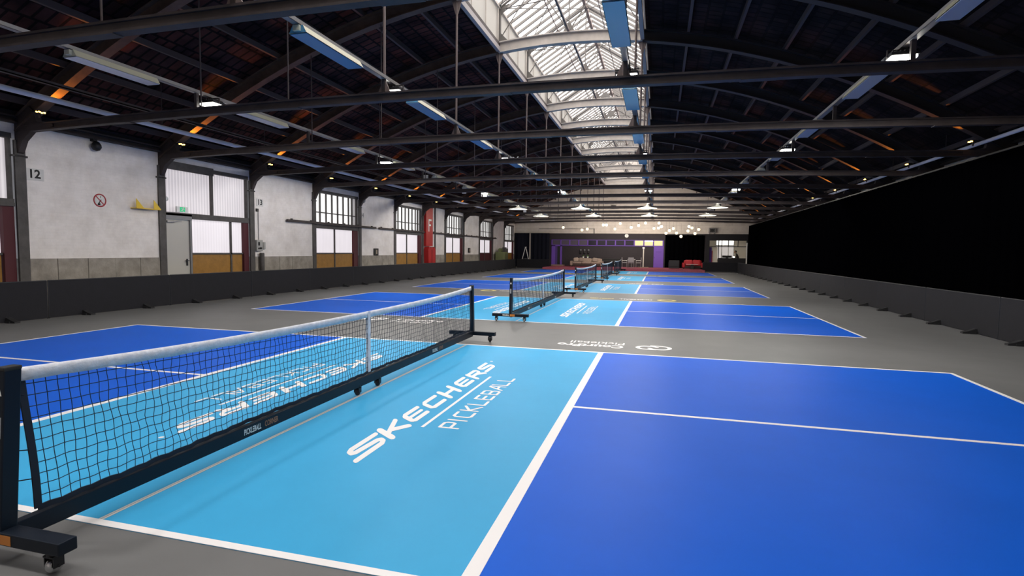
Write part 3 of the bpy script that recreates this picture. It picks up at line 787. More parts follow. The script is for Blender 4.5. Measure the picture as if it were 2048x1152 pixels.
for i in range(13):
    loc = (9.05, 6.89+PLEN*i, 0)
    o = bR if i == 0 else dup(bR, loc); o.location = loc
    tag(o, 'dark cloth barrier panel before the black curtain, %s from the near end' % ORD[i], 'barrier', 'barriers along the right curtain')
o = dup(bL, (-6.42, 45.6, 0), PI/2, label='black cloth barrier panel standing across the far left corner by the carpet', group='barriers across the far end')
o = dup(bL, (9.36, 45.75, 0), PI/2, label='black cloth barrier panel standing before the office counter at far right', group='barriers across the far end')

# ================================================================= RIGHT CURTAIN
def drape(x0, y0, x1, y1, z0, z1, amp, wl, m, label, parent=None):
    L = math.hypot(x1-x0, y1-y0); n = int(L/wl*8); dx, dy = (x1-x0)/L, (y1-y0)/L
    vs = []
    for i in range(n+1):
        s = L*i/n; ph = 2*PI*s/wl
        a = amp*(math.sin(ph)+.35*math.sin(ph*.37+1)); px, py = x0+dx*s, y0+dy*s
        vs += [(px-dy*a*1.25, py+dx*a*1.25, z0), (px-dy*a, py+dx*a, (z0+z1)/2), (px-dy*a*.5, py+dx*a*.5, z1)]
    mb = MB().add(vs, [(3*i+j, 3*i+3+j, 3*i+4+j, 3*i+1+j) for i in range(n) for j in range(2)], True)
    return mb
ct = thing('stage_curtain', 'tall black pleated curtain covering the whole right wall', 'curtain')
obj('curtain_cloth', drape(10.35, 1.0, 10.35, 48.9, .03, 3.88, .06, .45, M_curtain, ''), M_curtain, ct)
obj('curtain_track', MB().box((10.32, 1.0, 3.88), (10.38, 48.9, 3.92)), M_black, ct)
ct = thing('stage_curtain', 'blue-black drape in the far left corner beside the ladder', 'curtain')
obj('curtain_cloth', drape(-10.35, 48.75, -7.05, 48.75, .02, 3.18, .05, .4, M_curtain2, ''), M_curtain2, ct)
obj('curtain_track', MB().box((-10.38, 48.7, 3.17), (-7.03, 48.74, 3.21)), M_black, ct)
ct = thing('stage_curtain', 'black drape behind the red sofa at the far wall', 'curtain')
obj('curtain_cloth', drape(3.45, 48.8, 6.75, 48.8, DECK+.02, 3.1, .05, .4, M_curtain, ''), M_curtain, ct)
obj('curtain_track', MB().box((3.42, 48.78, 3.09), (6.78, 48.82, 3.13)), M_black, ct)

# ================================================================= END PARTITION JOINERY
cl_ = struct('window_clerestory')
fr = MB(); ya, yb = YEND-.09, YEND-.02
fr.box((-6.85, ya, 2.06), (3.32, yb, 2.13)); fr.box((-6.85, ya, 2.57), (3.32, yb, 2.62))
N = 12; xs = [-6.82+ (3.28+6.82)*i/N for i in range(N+1)]
for i, x in enumerate(xs): fr.box((x-.06, ya, 2.1), (x+.045, yb, 2.6))
obj('mullion_frame', fr, M_purple, cl_)
for i in range(N):
    m = M_pane_lit if i >= 9 else (M_pane_grey if i in (0, 1, 2, 3) else M_pane_dark)
    obj('pane', MB().box((xs[i]+.045, YEND-.045, 2.13), (xs[i+1]-.045, YEND-.025, 2.57)), m, cl_)
obj('tube_behind_pane', MB().box((xs[10]+.06, YEND-.05, 2.50), (xs[11]-.06, YEND-.046, 2.56)), M_tube, cl_)
d = struct('door_purple_left')
obj('door_frame', MB().box((-6.85, YEND-.12, DECK+.1), (-6.5, YEND-.02, 2.08)).box((-6.03, YEND-.12, DECK+.1), (-5.86, YEND-.02, 2.08)).box((-6.85, YEND-.12, 2.0), (-5.86, YEND-.02, 2.09)), M_purple, d)
obj('door_leaf', MB().box((-6.5, YEND-.07, DECK+.11), (-6.30, YEND-.03, 2.0)), mat('purple_shade', (.06, .028, .16), .6), d)
obj('dark_opening', MB().box((-6.30, YEND-.05, DECK+.11), (-6.03, YEND-.03, 2.0)), M_ink2, d)
d = struct('door_purple_right')
obj('door_leaf', MB().cbox((2.90, YEND-.06, (DECK+2.06)/2+.005), (.86, .06, 2.06-DECK), .006), M_purple, d)
obj('door_bar', MB().box((2.66, YEND-.11, 1.56), (3.14, YEND-.09, 1.585)).box((2.66, YEND-.11, 1.56), (2.69, YEND-.08, 1.585)), mat('purple_shade', (.06, .028, .16), .6), d)
obj('door_handle', MB().box((2.53, YEND-.12, 1.0), (2.56, YEND-.08, 1.12)), M_black, d)
struct('trim_pole_left', MB().box((-8.93, 48.55, 0), (-8.80, 48.62, 3.2)), mat('pale_post', (.30, .27, .25), .7))

# ================================================================= CEILING FITTINGS
TX = [-5.76, -1.76, 2.38, 6.25]
TNAME = ['outer left', 'inner left', 'inner right', 'outer right']
for x, nm in zip(TX, TNAME):
    mb = MB().box((x-.05, -4, 4.47), (x+.05, 44.5, 4.475)).box((x-.05, -4, 4.47), (x-.045, 44.5, 4.53)).box((x+.045, -4, 4.47), (x+.05, 44.5, 4.53))
    t = thing('lighting_rail', 'long metal lighting rail along the %s line of ceiling lamps' % nm, 'rail', (0,0,0), group='lighting rails under the roof')
    obj('rail_channel', mb, M_galv, t)
    hme = MB().box((-.03, -.03, tie_z(x-XC)+.075), (.03, .03, 4.47)).mesh('bracket')
    for k in range(-3, 11): obj('bracket', hme, M_steel, t, (x, YK(k), 0))
# fluorescent troughs
def make_trough(dm):
    root = empty('fluorescent_fixture')
    L = 1.45
    bd = MB(); pr = [(-.075, .10), (.075, .10), (.135, .0), (-.135, .0)]
    vs = [(x, y, z) for y in (-L/2, L/2) for x, z in pr]
    bd.add(vs, [(0,1,5,4), (1,2,6,5), (3,0,4,7), (0,3,2,1), (4,5,6,7)])
    for y in (-L/2-.02, L/2+.02): bd.box((-.05, y-.02, .02), (.05, y+.02, .09))
    obj('housing', bd, M_cream, root)
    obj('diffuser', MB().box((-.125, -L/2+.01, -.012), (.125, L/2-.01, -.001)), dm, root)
    if dm is M_diffb: obj('blue_end_face', MB().add([(-.13, -L/2-.002, .002), (.13, -L/2-.002, .002), (.08, -L/2-.002, .098), (-.08, -L/2-.002, .098)], [(0,1,2,3)]), dm, root)
    return root
for x, nm in zip(TX, TNAME):
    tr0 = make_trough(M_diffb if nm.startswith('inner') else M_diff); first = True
    for k in range(0, 11):
        loc = (x, YK(k)-1.65, 4.37)
        o = tr0 if first else dup(tr0, loc); o.location = loc; first = False
        tag(o, 'cream unlit fluorescent trough%s on the %s rail, %s from the camera' % (' with blue underside' if nm.startswith('inner') else '', nm, ORD[k]), 'ceiling light', 'fluorescent troughs under the lighting rails')
# LED floods
def make_led():
    root = empty('led_floodlight')
    h = MB().cbox((0,0,.045), (.36,.30,.05), .012)
    for i in range(7): h.box((-.16+.05*i, -.14, .07), (-.148+.05*i, .14, .095))
    obj('housing', h, M_black, root)
    f = MB(); f.cbox((0,0,.005), (.32,.26,.05), .018)
    obj('light_face', f, M_led, root)
    obj('yoke', MB().box((-.19,-.02,.03), (-.18,.02,.14)).box((.18,-.02,.03), (.19,.02,.134)).box((-.19,-.02,.124), (.19,.02,.134)), M_steel, root)
    return root
led0 = make_led(); first = True
for r, (yy, rn) in enumerate(((7.05, 'nearest'), (14.35, 'middle'), (24.75, 'farthest'))):
    for x, nm in zip(TX, TNAME):
        loc = (x, yy, (4.335, 4.325, 4.41)[r])
        o = led0 if first else dup(led0, loc); o.location = loc; first = False
        tag(o, 'bright white square floodlight on the %s rail, %s crosswise row' % (nm, rn), 'floodlight', 'bright floodlights on the rails')
        l = bpy.data.lights.new('flood_lamp', 'SPOT'); l.shadow_soft_size = .14; l.energy = 150; l.color = (1, .965, .92); l.spot_size = math.radians(178); l.spot_blend = .06
        lo = bpy.data.objects.new('flood_lamp', l); COL.objects.link(lo); lo.parent = o; lo.location = (0, 0, -.04)
for x in TX:                                            # the next row of floods, over the camera's back
    lo = bpy.data.objects.new('flood_lamp', bpy.data.lights['flood_lamp']); COL.objects.link(lo); lo.location = (x, -1.2, 4.29)
# amber uplights at every truss foot
def make_up(sg):
    root = empty('amber_uplight')
    obj('housing', MB().cbox((0,0,0), (.10,.22,.05), .01), M_black, root)
    f = MB()
    for i in range(4): f.cbox((sg*(.035+.01*(i % 2)), -.08+.05*i, -.004+.012*(i % 2)), (.05, .035, .024), .006)
    obj('led_cluster', f, M_amber, root)
    obj('bracket', MB().box((-.01, -.02, -.10), (.01, .02, -.02)), M_steel, root)
    return root
uL, uR = make_up(1), make_up(-1)
for side, proto, x, sg in (('left wall', uL, -9.61, 1), ('right curtain', uR, 10.14, -1)):
    k0 = 0 if sg > 0 else 2
    for k in range(k0, 12):
        loc = (x, YK(k)-.17, 4.26)
        o = proto if k == k0 else dup(proto, loc); o.location = loc
        tag(o, 'small amber uplight at the truss foot above the %s, %s from the camera' % (side, ORD[k-k0]), 'uplight', 'amber uplights over the %s' % side)
        l = bpy.data.lights.new('amber_lamp', 'SPOT'); l.energy = 150; l.color = (1, .30, .02); l.spot_size = .78; l.spot_blend = .7; l.shadow_soft_size = .03
        lo = bpy.data.objects.new('amber_lamp', l); COL.objects.link(lo); lo.parent = o
        lo.location = (sg*.03, .15, .04); lo.rotation_euler = Vector((-sg*.74, 0, -.67)).to_track_quat('Z', 'Y').to_euler()
# white pipes along the eaves
for x, nm in ((-8.5, 'left'), (10.4, 'right')):
    pz = 4.325 if x < 0 else 4.26
    mb = MB().tube((x, YF+.1, pz), (x, YEND-.1, pz), .052 if x < 0 else .045, n=14)
    o = obj('eaves_pipe', mb, M_pipe); tag(o, 'long white pipe running above the %s ends of the tie beams' % nm, 'pipe', 'white pipes under the eaves')
    qme = MB().tube((0, 0, pz+.03), (0, 0, arch_z(x-XC)+.46), .008, n=6).mesh('pipe_hanger')
    for k in range(-3, 12): obj('pipe_hanger', qme, M_steel, o, (x, YK(k)-1.75, 0))
mb = MB().box((-8.05, -4, 4.46), (-7.95, 46, 4.48)).box((-8.05, -4, 4.46), (-8.04, 46, 4.52)).box((-7.96, -4, 4.46), (-7.95, 46, 4.52))
tag(obj('cable_tray', mb, M_steel), 'narrow dark cable tray above the tie beams near the left wall', 'cable tray')
# little hanging cards under the outer left rail
for j, (y, z, nm) in enumerate(((17.2, 4.30, 'nearest of the six'), (21.5, 4.28, 'second of the six'), (24.6, 4.32, 'third of the six'), (33.3, 4.26, 'fourth of the six'), (37.5, 4.28, 'fifth of the six'), (43.6, 4.30, 'farthest of the six'))):
    t = thing('hanging_card', 'small blank white card hanging under the outer left rail, %s' % nm, 'sign', (-5.76, y+.3, z-.06), group='white cards hanging in a line')
    obj('card', MB().cbox((0,0,0), (.20,.008,.25), .002), M_signwhite, t)
    obj('string', MB().tube((-.07,0,.12), (-.07,0,.25), .003, n=5).tube((.07,0,.12), (.07,0,.25), .003, n=5), M_ink2, t)
t = thing('paper_streamer', 'tiny white crossed paper streamer on the inner left rail', 'streamer', (-1.76, 15.85, 4.57))
obj('strip', MB().box((-.14,-.01,-.015), (.14,.01,.015), Matrix.Rotation(.6, 4, 'Y')), M_signwhite, t); obj('strip', MB().box((-.12,-.01,-.015), (.12,.01,.015), Matrix.Rotation(-.9, 4, 'Y')), M_signwhite, t)
# witch-hat enamel pendants above the far courts
def make_pendant(sl):
    root = empty('pendant_lamp')
    pr = [(.03, .34), (.05, .30), (.07, .22), (.14, .14), (.30, .09), (.50, .05), (.64, .025), (.70, .0), (.66, .0), (.30, .05), (.10, .10), (.02, .12)]
    obj('lamp_shade', MB().lathe([(q*.80, z_*.85) for q, z_ in pr], n=28), M_lampin, root)
    obj('bulb', MB().sphere((0,0,.05), .05), mat('pendant_bulb', (1,1,.9), .4, emit=(1,.95,.8), es=1.5), root)
    obj('stem', MB().tube((0,0,.28), (0,0,sl), .008, n=6), M_black, root)
    return root
pl_ = bpy.data.lights.new('pendant_light', 'POINT'); pl_.energy = 55; pl_.color = (1, .93, .80); pl_.shadow_soft_size = .05
for inner in (False, True):
    pe0 = make_pendant(3.32 if inner else 2.85); first = True
    for y, rn in ((29.6, 'nearer'), (36.1, 'farther')):
        for x, nm in ((-1.5, 'inner left'), (2.24, 'inner right')) if inner else ((-5.2, 'outer left'), (5.94, 'outer right')):
            loc = (x, y, 3.97)
            o = pe0 if first else dup(pe0, loc); o.location = loc; first = False
            tag(o, 'wide cream enamel hat-shaped pendant lamp, %s one of the %s row' % (nm, rn), 'pendant lamp', 'enamel pendants over the far courts')
            lo = bpy.data.objects.new('pendant_light', pl_); COL.objects.link(lo); lo.parent = o; lo.location = (0, 0, -.08)
# glowing globes over the lounge (x, z, depth)
G = [(-4.94,3.53,44),(-3.35,3.32,44),(-2.91,3.40,44),(-1.59,3.74,45),(-1.33,3.74,45),(-.63,3.41,44.2),(-.21,3.86,46),(.68,3.54,44.8),(1.26,3.70,45.4),(1.81,3.90,46),(2.49,3.46,43.8),(2.84,3.50,44.6),(2.87,3.90,46),(3.07,3.62,44.5),(3.44,3.08,42.6),(3.70,3.30,43.2),(4.0,3.46,44),(4.25,3.10,42.8),(4.60,2.83,42),(5.12,3.27,43.2),(5.19,3.62,45),(5.42,3.51,44.4),(5.66,3.07,42.6),(5.93,3.39,43.4)]
CX, CY0, CZ = 2.9746, -2.219, 1.5183
def make_globe():
    root = empty('globe_lamp')
    obj('globe', MB().sphere((0,0,0), .115, 16, 10), M_globe, root)
    obj('socket', MB().tube((0,0,.115), (0,0,.18), .025, n=8), M_black, root)
    obj('cable', MB().tube((0,0,.18), (0,0,1.0), .004, n=5), M_ink2, root)
    return root
g0 = make_globe()
GO = sorted(G, key=lambda g: g[0])
for i, (x, z, y) in enumerate(GO):
    f = (y-CY0)/(44-CY0); loc = (CX+(x-CX)*f, y, CZ+(z-CZ)*f)
    o = g0 if i == 0 else dup(g0, loc); o.location = loc
    lab = 'warm glowing globe bulb over the lounge, %s from the left of its cluster' % (ORD[i] if i < 12 else '')
    if i >= 12: lab = 'warm glowing globe bulb over the lounge, %s from the right end' % ORD[len(GO)-1-i]
    tag(o, lab, 'globe lamp', 'warm globe lamps over the lounge')
# rods carrying the globes
rr = MB().tube((-5.6, 44, 4.1), (6.4, 44, 4.1), .012, n=6).tube((-3, 45.5, 4.1), (6, 45.5, 4.1), .012, n=6)
tag(obj('lamp_rod', rr, M_black), 'thin black rod carrying the globe bulbs across the lounge', 'rod')
gi = bpy.data.lights.new('lounge_fill', 'AREA'); gi.shape = 'RECTANGLE'; gi.size = 9; gi.size_y = 2.5; gi.energy = 300; gi.color = (1, .89, .74)  # added fill lamp to brighten the end wall, with no fixture of its own
go = bpy.data.objects.new('lounge_fill', gi); COL.objects.link(go); go.location = (1, 44.5, 3.3); go.rotation_euler = (0, PI, 0)
go.rotation_euler = (math.radians(105), 0, 0)

# ================================================================= THINGS ON THE LEFT WALL
def wall_text(txt, y, z, size, m, parent, bold=.004, x=None):
    me = MB(); text_mb(me, txt, size, Matrix.Translation(((x if x is not None else XL+.012), y, z)) @ Matrix.Rotation(PI/2, 4, 'Z') @ Matrix.Rotation(PI/2, 4, 'X'), bold=bold)
    return obj('numerals', me, m, parent)
for num, y, z, col in (('12', 6.97, 3.07, M_ink2), ('13', 14.12, 3.07, M_ink2), ('14', 20.95, 3.07, mat('faded_ink', (.22,.21,.21), .6))):
    t = thing('bay_number_sign', 'black number %s painted sign high on the white wall' % num, 'sign', (0,0,0), group='bay numbers on the left wall')
    obj('plate', MB().cbox((XL+.005, y, z), (.01, .40 if num == '12' else .34, .26), .003), mat('plate_white', (.66,.64,.62), .5), t)
    wall_text(num, y, z, .26, col, t, bold=.008, x=XL+.0115)
def disc_x(mb, x, y, z, r0, r1, n=32, w=.004):
    mb.lathe([(r0, 0), (r1, 0), (r1, w), (r0, w), (r0, 0)], (x, y, z), n, 'x'); return mb
t = thing('no_smoking_sign', 'round red and white no smoking sign on the white wall', 'sign', (0,0,0))
obj('plate', MB().lathe([(.001, 0), (.165, 0), (.165, .006), (.001, .006)], (XL+.001, 8.44, 2.63), 32, 'x'), M_signwhite, t)
rg = MB(); disc_x(rg, XL+.007, 8.44, 2.63, .135, .165); rg.box((XL+.010, -.155, -.012), (XL+.012, .155, .012), Matrix.Translation((0, 8.44, 2.63)) @ Matrix.Rotation(-PI/4, 4, 'X'))
obj('red_ring', rg, mat('sign_red', (.38, .03, .04), .5), t)
cg = MB().box((XL+.0075, -.10, -.012), (XL+.009, .06, .012), Matrix.Translation((0, 8.44, 2.60)) @ Matrix.Rotation(PI/3.2, 4, 'X')); cg.box((XL+.0075, 8.39, 2.51), (XL+.009, 8.45, 2.56)); cg.box((XL+.0075, 8.45, 2.69), (XL+.009, 8.46, 2.74))
obj('cigarette', cg, M_ink2, t)
t = thing('wall_speaker', 'black spotlight-shaped loudspeaker hanging high on the near white wall', 'speaker', (XL, 8.3, 4.08))
obj('bracket', MB().cbox((.06, 0, .0), (.12,.10,.08), .01), M_black, t); obj('body', MB().lathe([(.01,-.02),(.06,-.03),(.10,-.10),(.11,-.16),(.07,-.23),(.01,-.25)], (.14,0,-.02), 18), M_black, t)
t = thing('wall_bracket', 'yellow metal wall shelf bracket with two triangular fins', 'bracket', (XL, 9.62, 2.50))
obj('shelf_plate', MB().box((0, -.36, 0), (.22, .36, .018)), M_yellow, t)
for y in (-.34, .18):
    obj('fin', MB().prism([(y, .018), (y, .26), (y+.22, .018)], 'x', .17, .185), M_yellow, t)
t = thing('exit_sign', 'green and white illuminated emergency exit sign above the grey door', 'sign', (XL+.03, YK(1)+.66, 2.585))
obj('case', MB().cbox((0,0,0), (.05,.40,.16), .008), M_signwhite, t)
obj('green_field', MB().box((.026,-.09,-.065), (.027,.09,.065)), M_exit, t)
pg = MB(); x_ = .0285
pg.poly([(x_, .03+.018*math.cos(a), .04+.018*math.sin(a)) for a in [2*PI*i/10 for i in range(10)]])
for a, b in (((.02,.02),(-.01,-.015)), ((-.01,-.015),(.02,-.055)), ((-.01,-.015),(-.05,-.04)), ((.015,.01),(.055,.0)), ((.015,.015),(-.03,.02))):
    stroke(pg, [a, b], .016, lambda u, v: (x_, u, v))
obj('running_figure', pg, M_signwhite, t)
tag(obj('round_sensor', MB().lathe([(.001,.03),(.05,.028),(.066,.012),(.066,0),(.001,0)], (XL-.08, YK(1)+.24, 2.86), 20, 'x'), M_signwhite), 'small round white disc on the corrugated window beside the column', 'disc')
t = thing('switch_box', 'grey electrical switch box on white wall beside the second column', 'box', (XL, 13.98, 1.58))
obj('case', MB().cbox((.05,0,0), (.10,.30,.38), .012), mat('box_grey', (.38,.37,.35), .5), t)
obj('switch', MB().cbox((.11,-.05,.06), (.03,.06,.12), .006), M_ink2, t); obj('switch', MB().cbox((.11,.04,-.09), (.03,.09,.06), .006), M_ink2, t); obj('switch', MB().cbox((.11,-.06,-.10), (.03,.05,.05), .006), M_ink2, t)
tag(obj('socket_box', MB().cbox((XL+.03, 14.26, 1.58), (.06,.11,.24), .01), mat('box_grey', (.38,.37,.35), .5)), 'slim grey socket box right of the larger switch box', 'box')
t = thing('conduit', 'thin grey conduit with junction box running down the white wall', 'conduit', (XL, 14.02, 0))
obj('conduit_pipe', MB().tube((.02,0,1.78), (.02,0,2.75), .012, n=8), M_galv, t); obj('junction_box', MB().cbox((.03,-.06,2.80), (.05,.10,.10), .01), M_column, t)
tag(obj('bollard', MB().lathe([(.001,1.33),(.07,1.33),(.08,1.30),(.08,0),(.001,0)], (XL+.12, 14.05, 0), 16), M_column), 'dark steel bollard post at the wall foot beside the second column', 'bollard')
for y, z, s in ((22.2, 1.37, 'beside the fourth column'), (35.9, 1.5, 'farther down the wall, small and dark')):
    t = thing('notice_box', 'small dark framed notice box on the white wall %s' % s, 'notice', (XL, y, z), group='dark notice boxes')
    obj('frame', MB().cbox((.03,0,0), (.06,.40,.34), .01), M_ink2, t); obj('notice_sheet', MB().box((.061,-.05,-.10), (.063,.07,.10)), mat('notice_paper', (.35,.28,.2), .6), t)
tag(obj('wall_vent', MB().lathe([(.001,.09),(.10,.08),(.15,.03),(.16,0),(.001,0)], (XL, 21.05, 3.80), 20, 'x'), mat('vent_grey', (.22,.22,.23), .5)), 'round grey vent cowl high on the white wall near number fourteen', 'vent')
# fire point: red board with F and hose cover
t = thing('fire_point_board', 'tall red board with a white letter F on the left wall', 'sign', (0,0,0))
obj('board', MB().cbox((XL+.10, 28.35, 2.90), (.18, .98, 2.36), .01), M_red, t)
fm = MB()
for pts in ([(-.18,-.34),(-.18,.34),(.20,.34)], [(-.18,.04),(.12,.04)]): stroke(fm, pts, .10, lambda u, v: (XL+.195, 28.42+u, 2.93+v), caps=False)
obj('letter', fm, M_signwhite, t)
t = thing('hose_reel_cover', 'glossy red hose reel cover bag hanging below the F board', 'fire hose', (XL+.005, 28.45, .62))
obj('cover', MB().prism([(-.50,.12),(-.40,.0),(.42,.0),(.52,.12),(.54,.90),(.40,1.06),(.22,.98),(.0,1.04),(-.22,.98),(-.42,1.06),(-.54,.90)], 'x', .0, .30), M_red, t)
obj('strap', MB().box((.30,-.06,.1), (.305,.06,.9)), mat('strap_dark_red', (.22,.01,.012), .5), t)
tag(obj('drain_pipe', MB().tube((XL+.06, 29.5, 0), (XL+.06, 29.5, 4.1), .045, n=10), M_column), 'dark vertical drain pipe right of the red F board', 'pipe')
# green machine at the far end of the wall
t = thing('machine_cabinet', 'olive green machine cabinet with equipment on top, far left behind the barrier', 'machine', (-9.95, 42.7, 0))
obj('cabinet', MB().cbox((0,0,.70), (.8,1.1,1.40), .03), M_green, t)
obj('motor', MB().tube((-.1,-.25,1.56), (-.1,.25,1.56), .15, n=16).box((-.2,-.2,1.4), (0,.2,1.45)), M_green, t)
obj('dark_box', MB().cbox((.1,.62,1.05), (.5,.35,1.3), .03).cbox((.15,.35,1.60), (.3,.35,.4), .03), M_column, t)
obj('door_panel', MB().box((.40,-.45,.15), (.406,.45,1.25)), mat('olive_dark', (.12,.13,.06), .5), t)

# ================================================================= LOUNGE
D = DECK
def cushion(mb, c, d, b=.05): return mb.cbox(c, d, b)
def make_sofa(name, label, m, w, loc, rz, seats, group=None):
    t = thing(name, label, 'sofa', loc, rz, group)
    obj('base', cushion(MB(), (0,0,.18), (w-.1,.84,.18), .03), mat('sofa_base_dark', (.06,.045,.04), .9), t)
    obj('backrest', cushion(MB(), (0,.36,.44), (w-.3,.20,.56), .06), m, t)
    for s in (-1, 1): obj('armrest', cushion(MB(), (s*(w/2-.11),-.02,.31), (.22,.92,.40), .06), m, t)
    ww = (w-.44)/seats
    for i in range(seats):
        x = -w/2+.22+ww*(i+.5)
        obj('seat_cushion', cushion(MB(), (x,-.06,.36), (ww-.02,.66,.16), .05), m, t)
        obj('back_cushion', cushion(MB(), (x,.22,.57), (ww-.05,.16,.38), .07), m, t)
    for sx in (-1, 1):
        for sy in (-1, 1): obj('leg', MB().tube((sx*(w/2-.1), sy*.36, 0), (sx*(w/2-.1), sy*.36, .1), .03, n=8), M_black, t)
    return t
make_sofa('sofa', 'long beige fabric sofa on the red carpet before the dark end wall', M_beige, 2.9, (-3.25, 46.9, D), 0, 3)
for i, (x, c, nm) in enumerate(((-4.2, (.34,.27,.22), 'light tan throw pillow at the left end of the beige sofa'), (-3.72, (.22,.17,.14), 'brown throw pillow second from the left on the beige sofa'), (-2.5, (.24,.19,.16), 'brown throw pillow toward the right end of the beige sofa'))):
    o = obj('throw_pillow', MB().cbox((0,0,0), (.40,.14,.36), .06), mat('pillow_%d' % i, c, .9)); o.location = (x, 46.74, D+.63); o.rotation_euler = (-.25, .12*(i-1), 0)
    tag(o, nm, 'pillow', 'pillows on the beige sofa')
t = thing('console_table', 'low dark console table behind the beige sofa', 'table', (-3.45, 48.2, D))
obj('tabletop', MB().cbox((0,0,.74), (2.2,.4,.04), .01), M_ink2, t)
for sx in (-1, 1):
    for sy in (-1, 1): obj('leg', MB().box((sx*1.05-.02, sy*.17-.02, 0), (sx*1.05+.02, sy*.17+.02, .73)), M_ink2, t)
for i, (x, nm) in enumerate(((-3.75, 'left potted plant behind the beige sofa'), (-3.35, 'right potted plant behind the beige sofa'))):
    t = thing('potted_plant', 'small green ' + nm, 'plant', (x, 48.2, D+.76), group='plants behind the sofa')
    obj('pot', MB().lathe([(.001,0),(.06,0),(.08,.14),(.07,.14),(.06,.02)], n=14), M_white, t)
    lv = MB()
    for q in range(22):
        a = random.uniform(0, 2*PI); e = random.uniform(.3, 1.4); L = random.uniform(.12, .22); c = Vector((0,0,.12))
        dv = Vector((math.cos(a)*math.cos(e), math.sin(a)*math.cos(e), math.sin(e))); sd = Vector((-math.sin(a), math.cos(a), 0))
        lv.add([c, c+dv*L*.5+sd*.025, c+dv*L, c+dv*L*.5-sd*.025], [(0,1,2,3)])
    obj('foliage', lv, M_leaf, t)
for i, x in enumerate((-4.10, -3.74, -3.38)):
    t = thing('wall_ornament', 'dark wall ornament with pale round head, %s of three above the sofa' % ('left','middle','right')[i], 'wall ornament', (x, YEND-.02, 1.62), group='three ornaments above the sofa')
    obj('head', MB().sphere((0,-.10,.03), .09, 14, 8), mat('ornament_grey', (.16,.17,.18), .5), t)
    obj('body', MB().lathe([(.02,-.34),(.07,-.30),(.09,-.2),(.05,-.06),(.03,0)], (0,-.08,0), 12), M_ink2, t)
    obj('back_plate', MB().box((-.05,-.03,-.15), (.05,0,.05)), M_ink2, t)
t = thing('long_table', 'long black table standing behind the farthest nets', 'table', (-1.12, 47.95, D))
obj('tabletop', MB().cbox((0,0,.72), (1.7,.8,.05), .01), M_ink2, t)
obj('apron', MB().box((-.78,-.33,.50), (.78,.33,.70)), M_ink2, t)
for sx in (-1, 1):
    for sy in (-1, 1): obj('leg', MB().box((sx*.74-.035, sy*.3-.035, 0), (sx*.74+.035, sy*.3+.035, .70)), M_ink2, t)
# cafe table with three chairs
t = thing('cafe_table', 'round white cafe table between grey chairs on the carpet', 'table', (.66, 46.4, D))
obj('tabletop', MB().lathe([(.001,.74),(.33,.74),(.34,.72),(.33,.70),(.001,.70)], n=24), M_white, t); obj('pedestal', MB().tube((0,0,.02), (0,0,.7), .03, n=10), M_galv, t); obj('base', MB().lathe([(.001,.03),(.24,.02),(.25,0),(.001,0)], n=20), M_galv, t)
def make_chair():
    root = empty('lounge_chair')
    obj('seat', MB().cbox((0,0,.44), (.44,.44,.06), .02), M_brownleather, root)
    obj('backrest', MB().cbox((0,.23,.70), (.46,.04,.40), .018), M_brownleather, root)
    for s in (-1, 1):
        obj('armrest', MB().box((s*.25-.02,-.2,.62), (s*.25+.02,.22,.65)), M_white, root)
        for y in (-.19, .21): obj('leg', MB().tube((s*.24,y,0), (s*.24,y,.62 if y < 0 else .72), .014, n=8), M_galv, root)
    return root
ch0 = make_chair()
for i, (x, y, rz, nm) in enumerate(((.66, 45.75, PI, 'grey metal armchair in front of the white cafe table'), (.08, 46.5, PI/2, 'grey metal armchair left of the white cafe table'), (1.24, 46.5, -PI/2, 'grey metal armchair right of the white cafe table'))):
    o = ch0 if i == 0 else dup(ch0, (x, y, D)); o.location = (x, y, D); o.rotation_euler = (0,0,rz)
    tag(o, nm, 'chair', 'chairs around the cafe table')
t = thing('floor_post', 'slim pale freestanding post on a flat square base before the partition', 'post', (1.62, 47.6, D))
obj('pole', MB().tube((0,0,.05), (0,0,1.66), .055, n=12), M_dooorgrey, t); obj('base', MB().cbox((0,0,.03), (.9,.6,.06), .015), M_carpetstep, t); obj('head', MB().lathe([(.001,1.80),(.10,1.80),(.11,1.70),(.06,1.62),(.001,1.62)], n=16), M_white, t)
make_sofa('sofa', 'glossy red sofa on the carpet before the black drape', mat('red_leather', (.34,.012,.018), .35), 1.75, (5.75, 47.0, D), 0, 2)
t = thing('coffee_table', 'low white-topped coffee table at the red sofa', 'table', (5.65, 46.2, D))
obj('tabletop', MB().cbox((0,0,.40), (.95,.5,.03), .01), M_white, t); obj('pedestal', MB().box((-.12,-.1,0), (.12,.1,.385)), M_ink2, t)
t = thing('armchair', 'square black armchair on the carpet left of the red sofa', 'armchair', (4.18, 45.8, D), PI)
mk = mat('black_leather', (.016,.015,.018), .45)
obj('base', MB().cbox((0,0,.22), (.86,.75,.34), .03), mk, t); obj('backrest', MB().cbox((0,.30,.45), (.86,.18,.54), .05), mk, t)
for s in (-1, 1): obj('armrest', MB().cbox((s*.36,0,.36), (.16,.76,.44), .04), mk, t)
